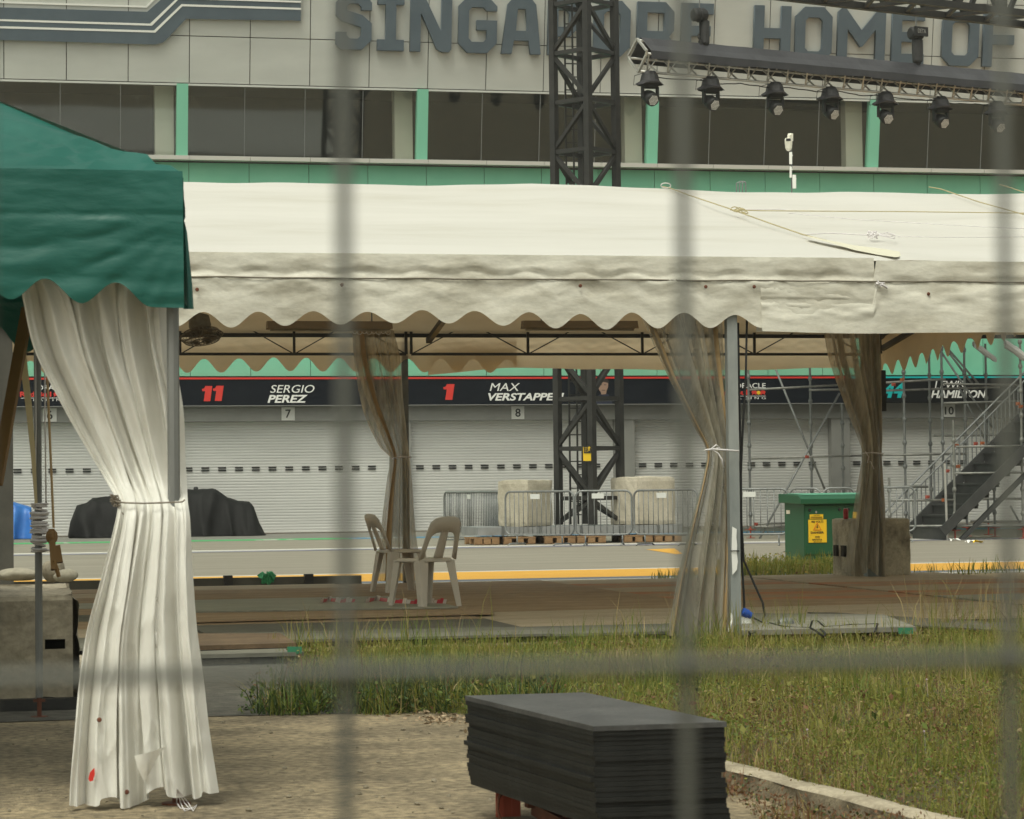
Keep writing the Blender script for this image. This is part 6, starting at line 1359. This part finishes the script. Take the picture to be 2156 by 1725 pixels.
# tiny pale flower heads
b = MB(); g = random.Random(5)
for k in range(6):
    y = g.uniform(7.4, 12); x = lerp(3.45, 3.3 + .12 * y + .4, g.random()); q = V((x, y, g.uniform(.09, .17))); b.lathe(q, [(.002, -.004), (.0045, -.001), (.0045, .002), (.002, .004)], 7)
    b.tube([q, V((q.x + .01, q.y, .0))], .0007, 4)
tag(b.build('flowers', M('pale flower', (.5, .38, .42), .6)), 'tiny pale flower heads scattered in the grass', kind='stuff')
# stones and dry leaves on the sandy ground
g = np.random.default_rng(33); b = MB()
for k in range(520):
    y = g.uniform(6.9, 12.6); x = g.uniform(-.4, 2.6); 
    if inside(np.array([x]), np.array([y]), MAIN)[0]: continue
    s = .004 + .010 * g.random() ** 4; q = V((x, y, s * .4)); b.lathe(q - V((0, 0, s * .5)), [(s * .6, 0), (s, s * .5), (s * .5, s * 1.0)], 6, (g.normal() * .2, g.normal() * .2, 1))
tag(b.build('pebbles', M('pebble', (.16, .135, .09), .9, c2=(.30, .26, .19), vs=20)), 'small pebbles scattered on the sandy ground', kind='stuff')
b = MB()
for k in range(150):
    q = G(930 + g.normal() * 34, 1516 + g.normal() * 8, .004); s = g.uniform(.006, .02); u = V((g.normal(), g.normal(), .3 * g.normal())).normalized(); w = u.cross(V((g.normal() * .4, g.normal() * .4, 1))).normalized(); c = q + V((0, 0, .012 * g.random()))
    b.add([c - u * s, c + w * s * .5 + V((0, 0, .004)), c + u * s, c - w * s * .5], [(0, 1, 2, 3)])
tag(b.build('dry_leaves', M('dry leaf', (.26, .17, .09), .8, c2=(.42, .33, .22), vs=25), fixn=False), 'small drift of dry leaves beside the dark grass tuft', kind='stuff')
# ------------------------------------------------------------------ wire mesh fence close to the camera
FA = R(-12.5 + 12); fu = V((math.cos(FA), math.sin(FA), 0)); fn_ = V((-fu.y, fu.x, 0)); fo = CP + F0 * .565
sA = (PN(719, 862, fo, fn_) - fo).dot(fu); sB = (PN(1441, 862, fo, fn_) - fo).dot(fu); sC = (PN(2113, 862, fo, fn_) - fo).dot(fu); stepf = (sC - sA) / 2; zh = PN(1440, 1396, fo, fn_).z
mf = thing('mesh_fence', 'out of focus grey wire mesh fence right in front of the camera', 'fence', (fo.x, fo.y, 0))
b = MB(); rw = .00165; NW = 16
base = V((fo.x, fo.y, 0))
for k in range(-NW, NW + 1): q = base + fu * (sB + stepf * k); b.tube([q + V((0, 0, .06)), q + V((0, 0, 2.1))], rw, 8)
uw = b.build('upright_wires', m_steelblu, mf, smooth=True)
b = MB(); stz = .30
for k in range(-3, 4):
    z = zh + stz * k; o_ = -fn_ * .003; b.tube([base + fu * (sB - stepf * (NW + .4)) + o_ + V((0, 0, z)), base + fu * (sB + stepf * (NW + .4)) + o_ + V((0, 0, z))], rw, 8)
cw_ = b.build('cross_wires', m_steelblu, mf, smooth=True)
for s in (-1, 1):
    q = base + fu * (sB + stepf * (NW + .8) * s); b = MB(); b.box(q + V((0, 0, 1.1)), (.06, .06, 2.2)); b.box(q + V((0, 0, .006)), (.16, .16, .012)); b.build('post', m_galv, mf, bev=.004)
RF = Matrix.Rotation(.006, 4, fn_.normalized() * 1.0)      # the panel hangs a touch out of plumb
pv = V((0, 0, CAMZ))
for o in (uw, cw_): o.data.transform(Matrix.Translation(pv) @ RF @ Matrix.Translation(-pv))
# ------------------------------------------------------------------ humid air over the whole site
b = MB(); b.box((50, 320, 11.0), (940, 800, 24.0)); hz_ = b.build('haze', [], base=(50, 320, -1))
hm = bpy.data.materials.new('haze air'); hm.use_nodes = True; hn = hm.node_tree; hn.nodes.clear()
ho = hn.nodes.new('ShaderNodeOutputMaterial'); hv = hn.nodes.new('ShaderNodeVolumePrincipled'); hv.inputs['Color'].default_value = (.93, .95, .90, 1); hv.inputs['Density'].default_value = .0006; hv.inputs['Anisotropy'].default_value = .2
hn.links.new(hv.outputs[0], ho.inputs['Volume']); hz_.data.materials.append(hm); tag(hz_, 'thin humid haze over the whole site', kind='stuff')
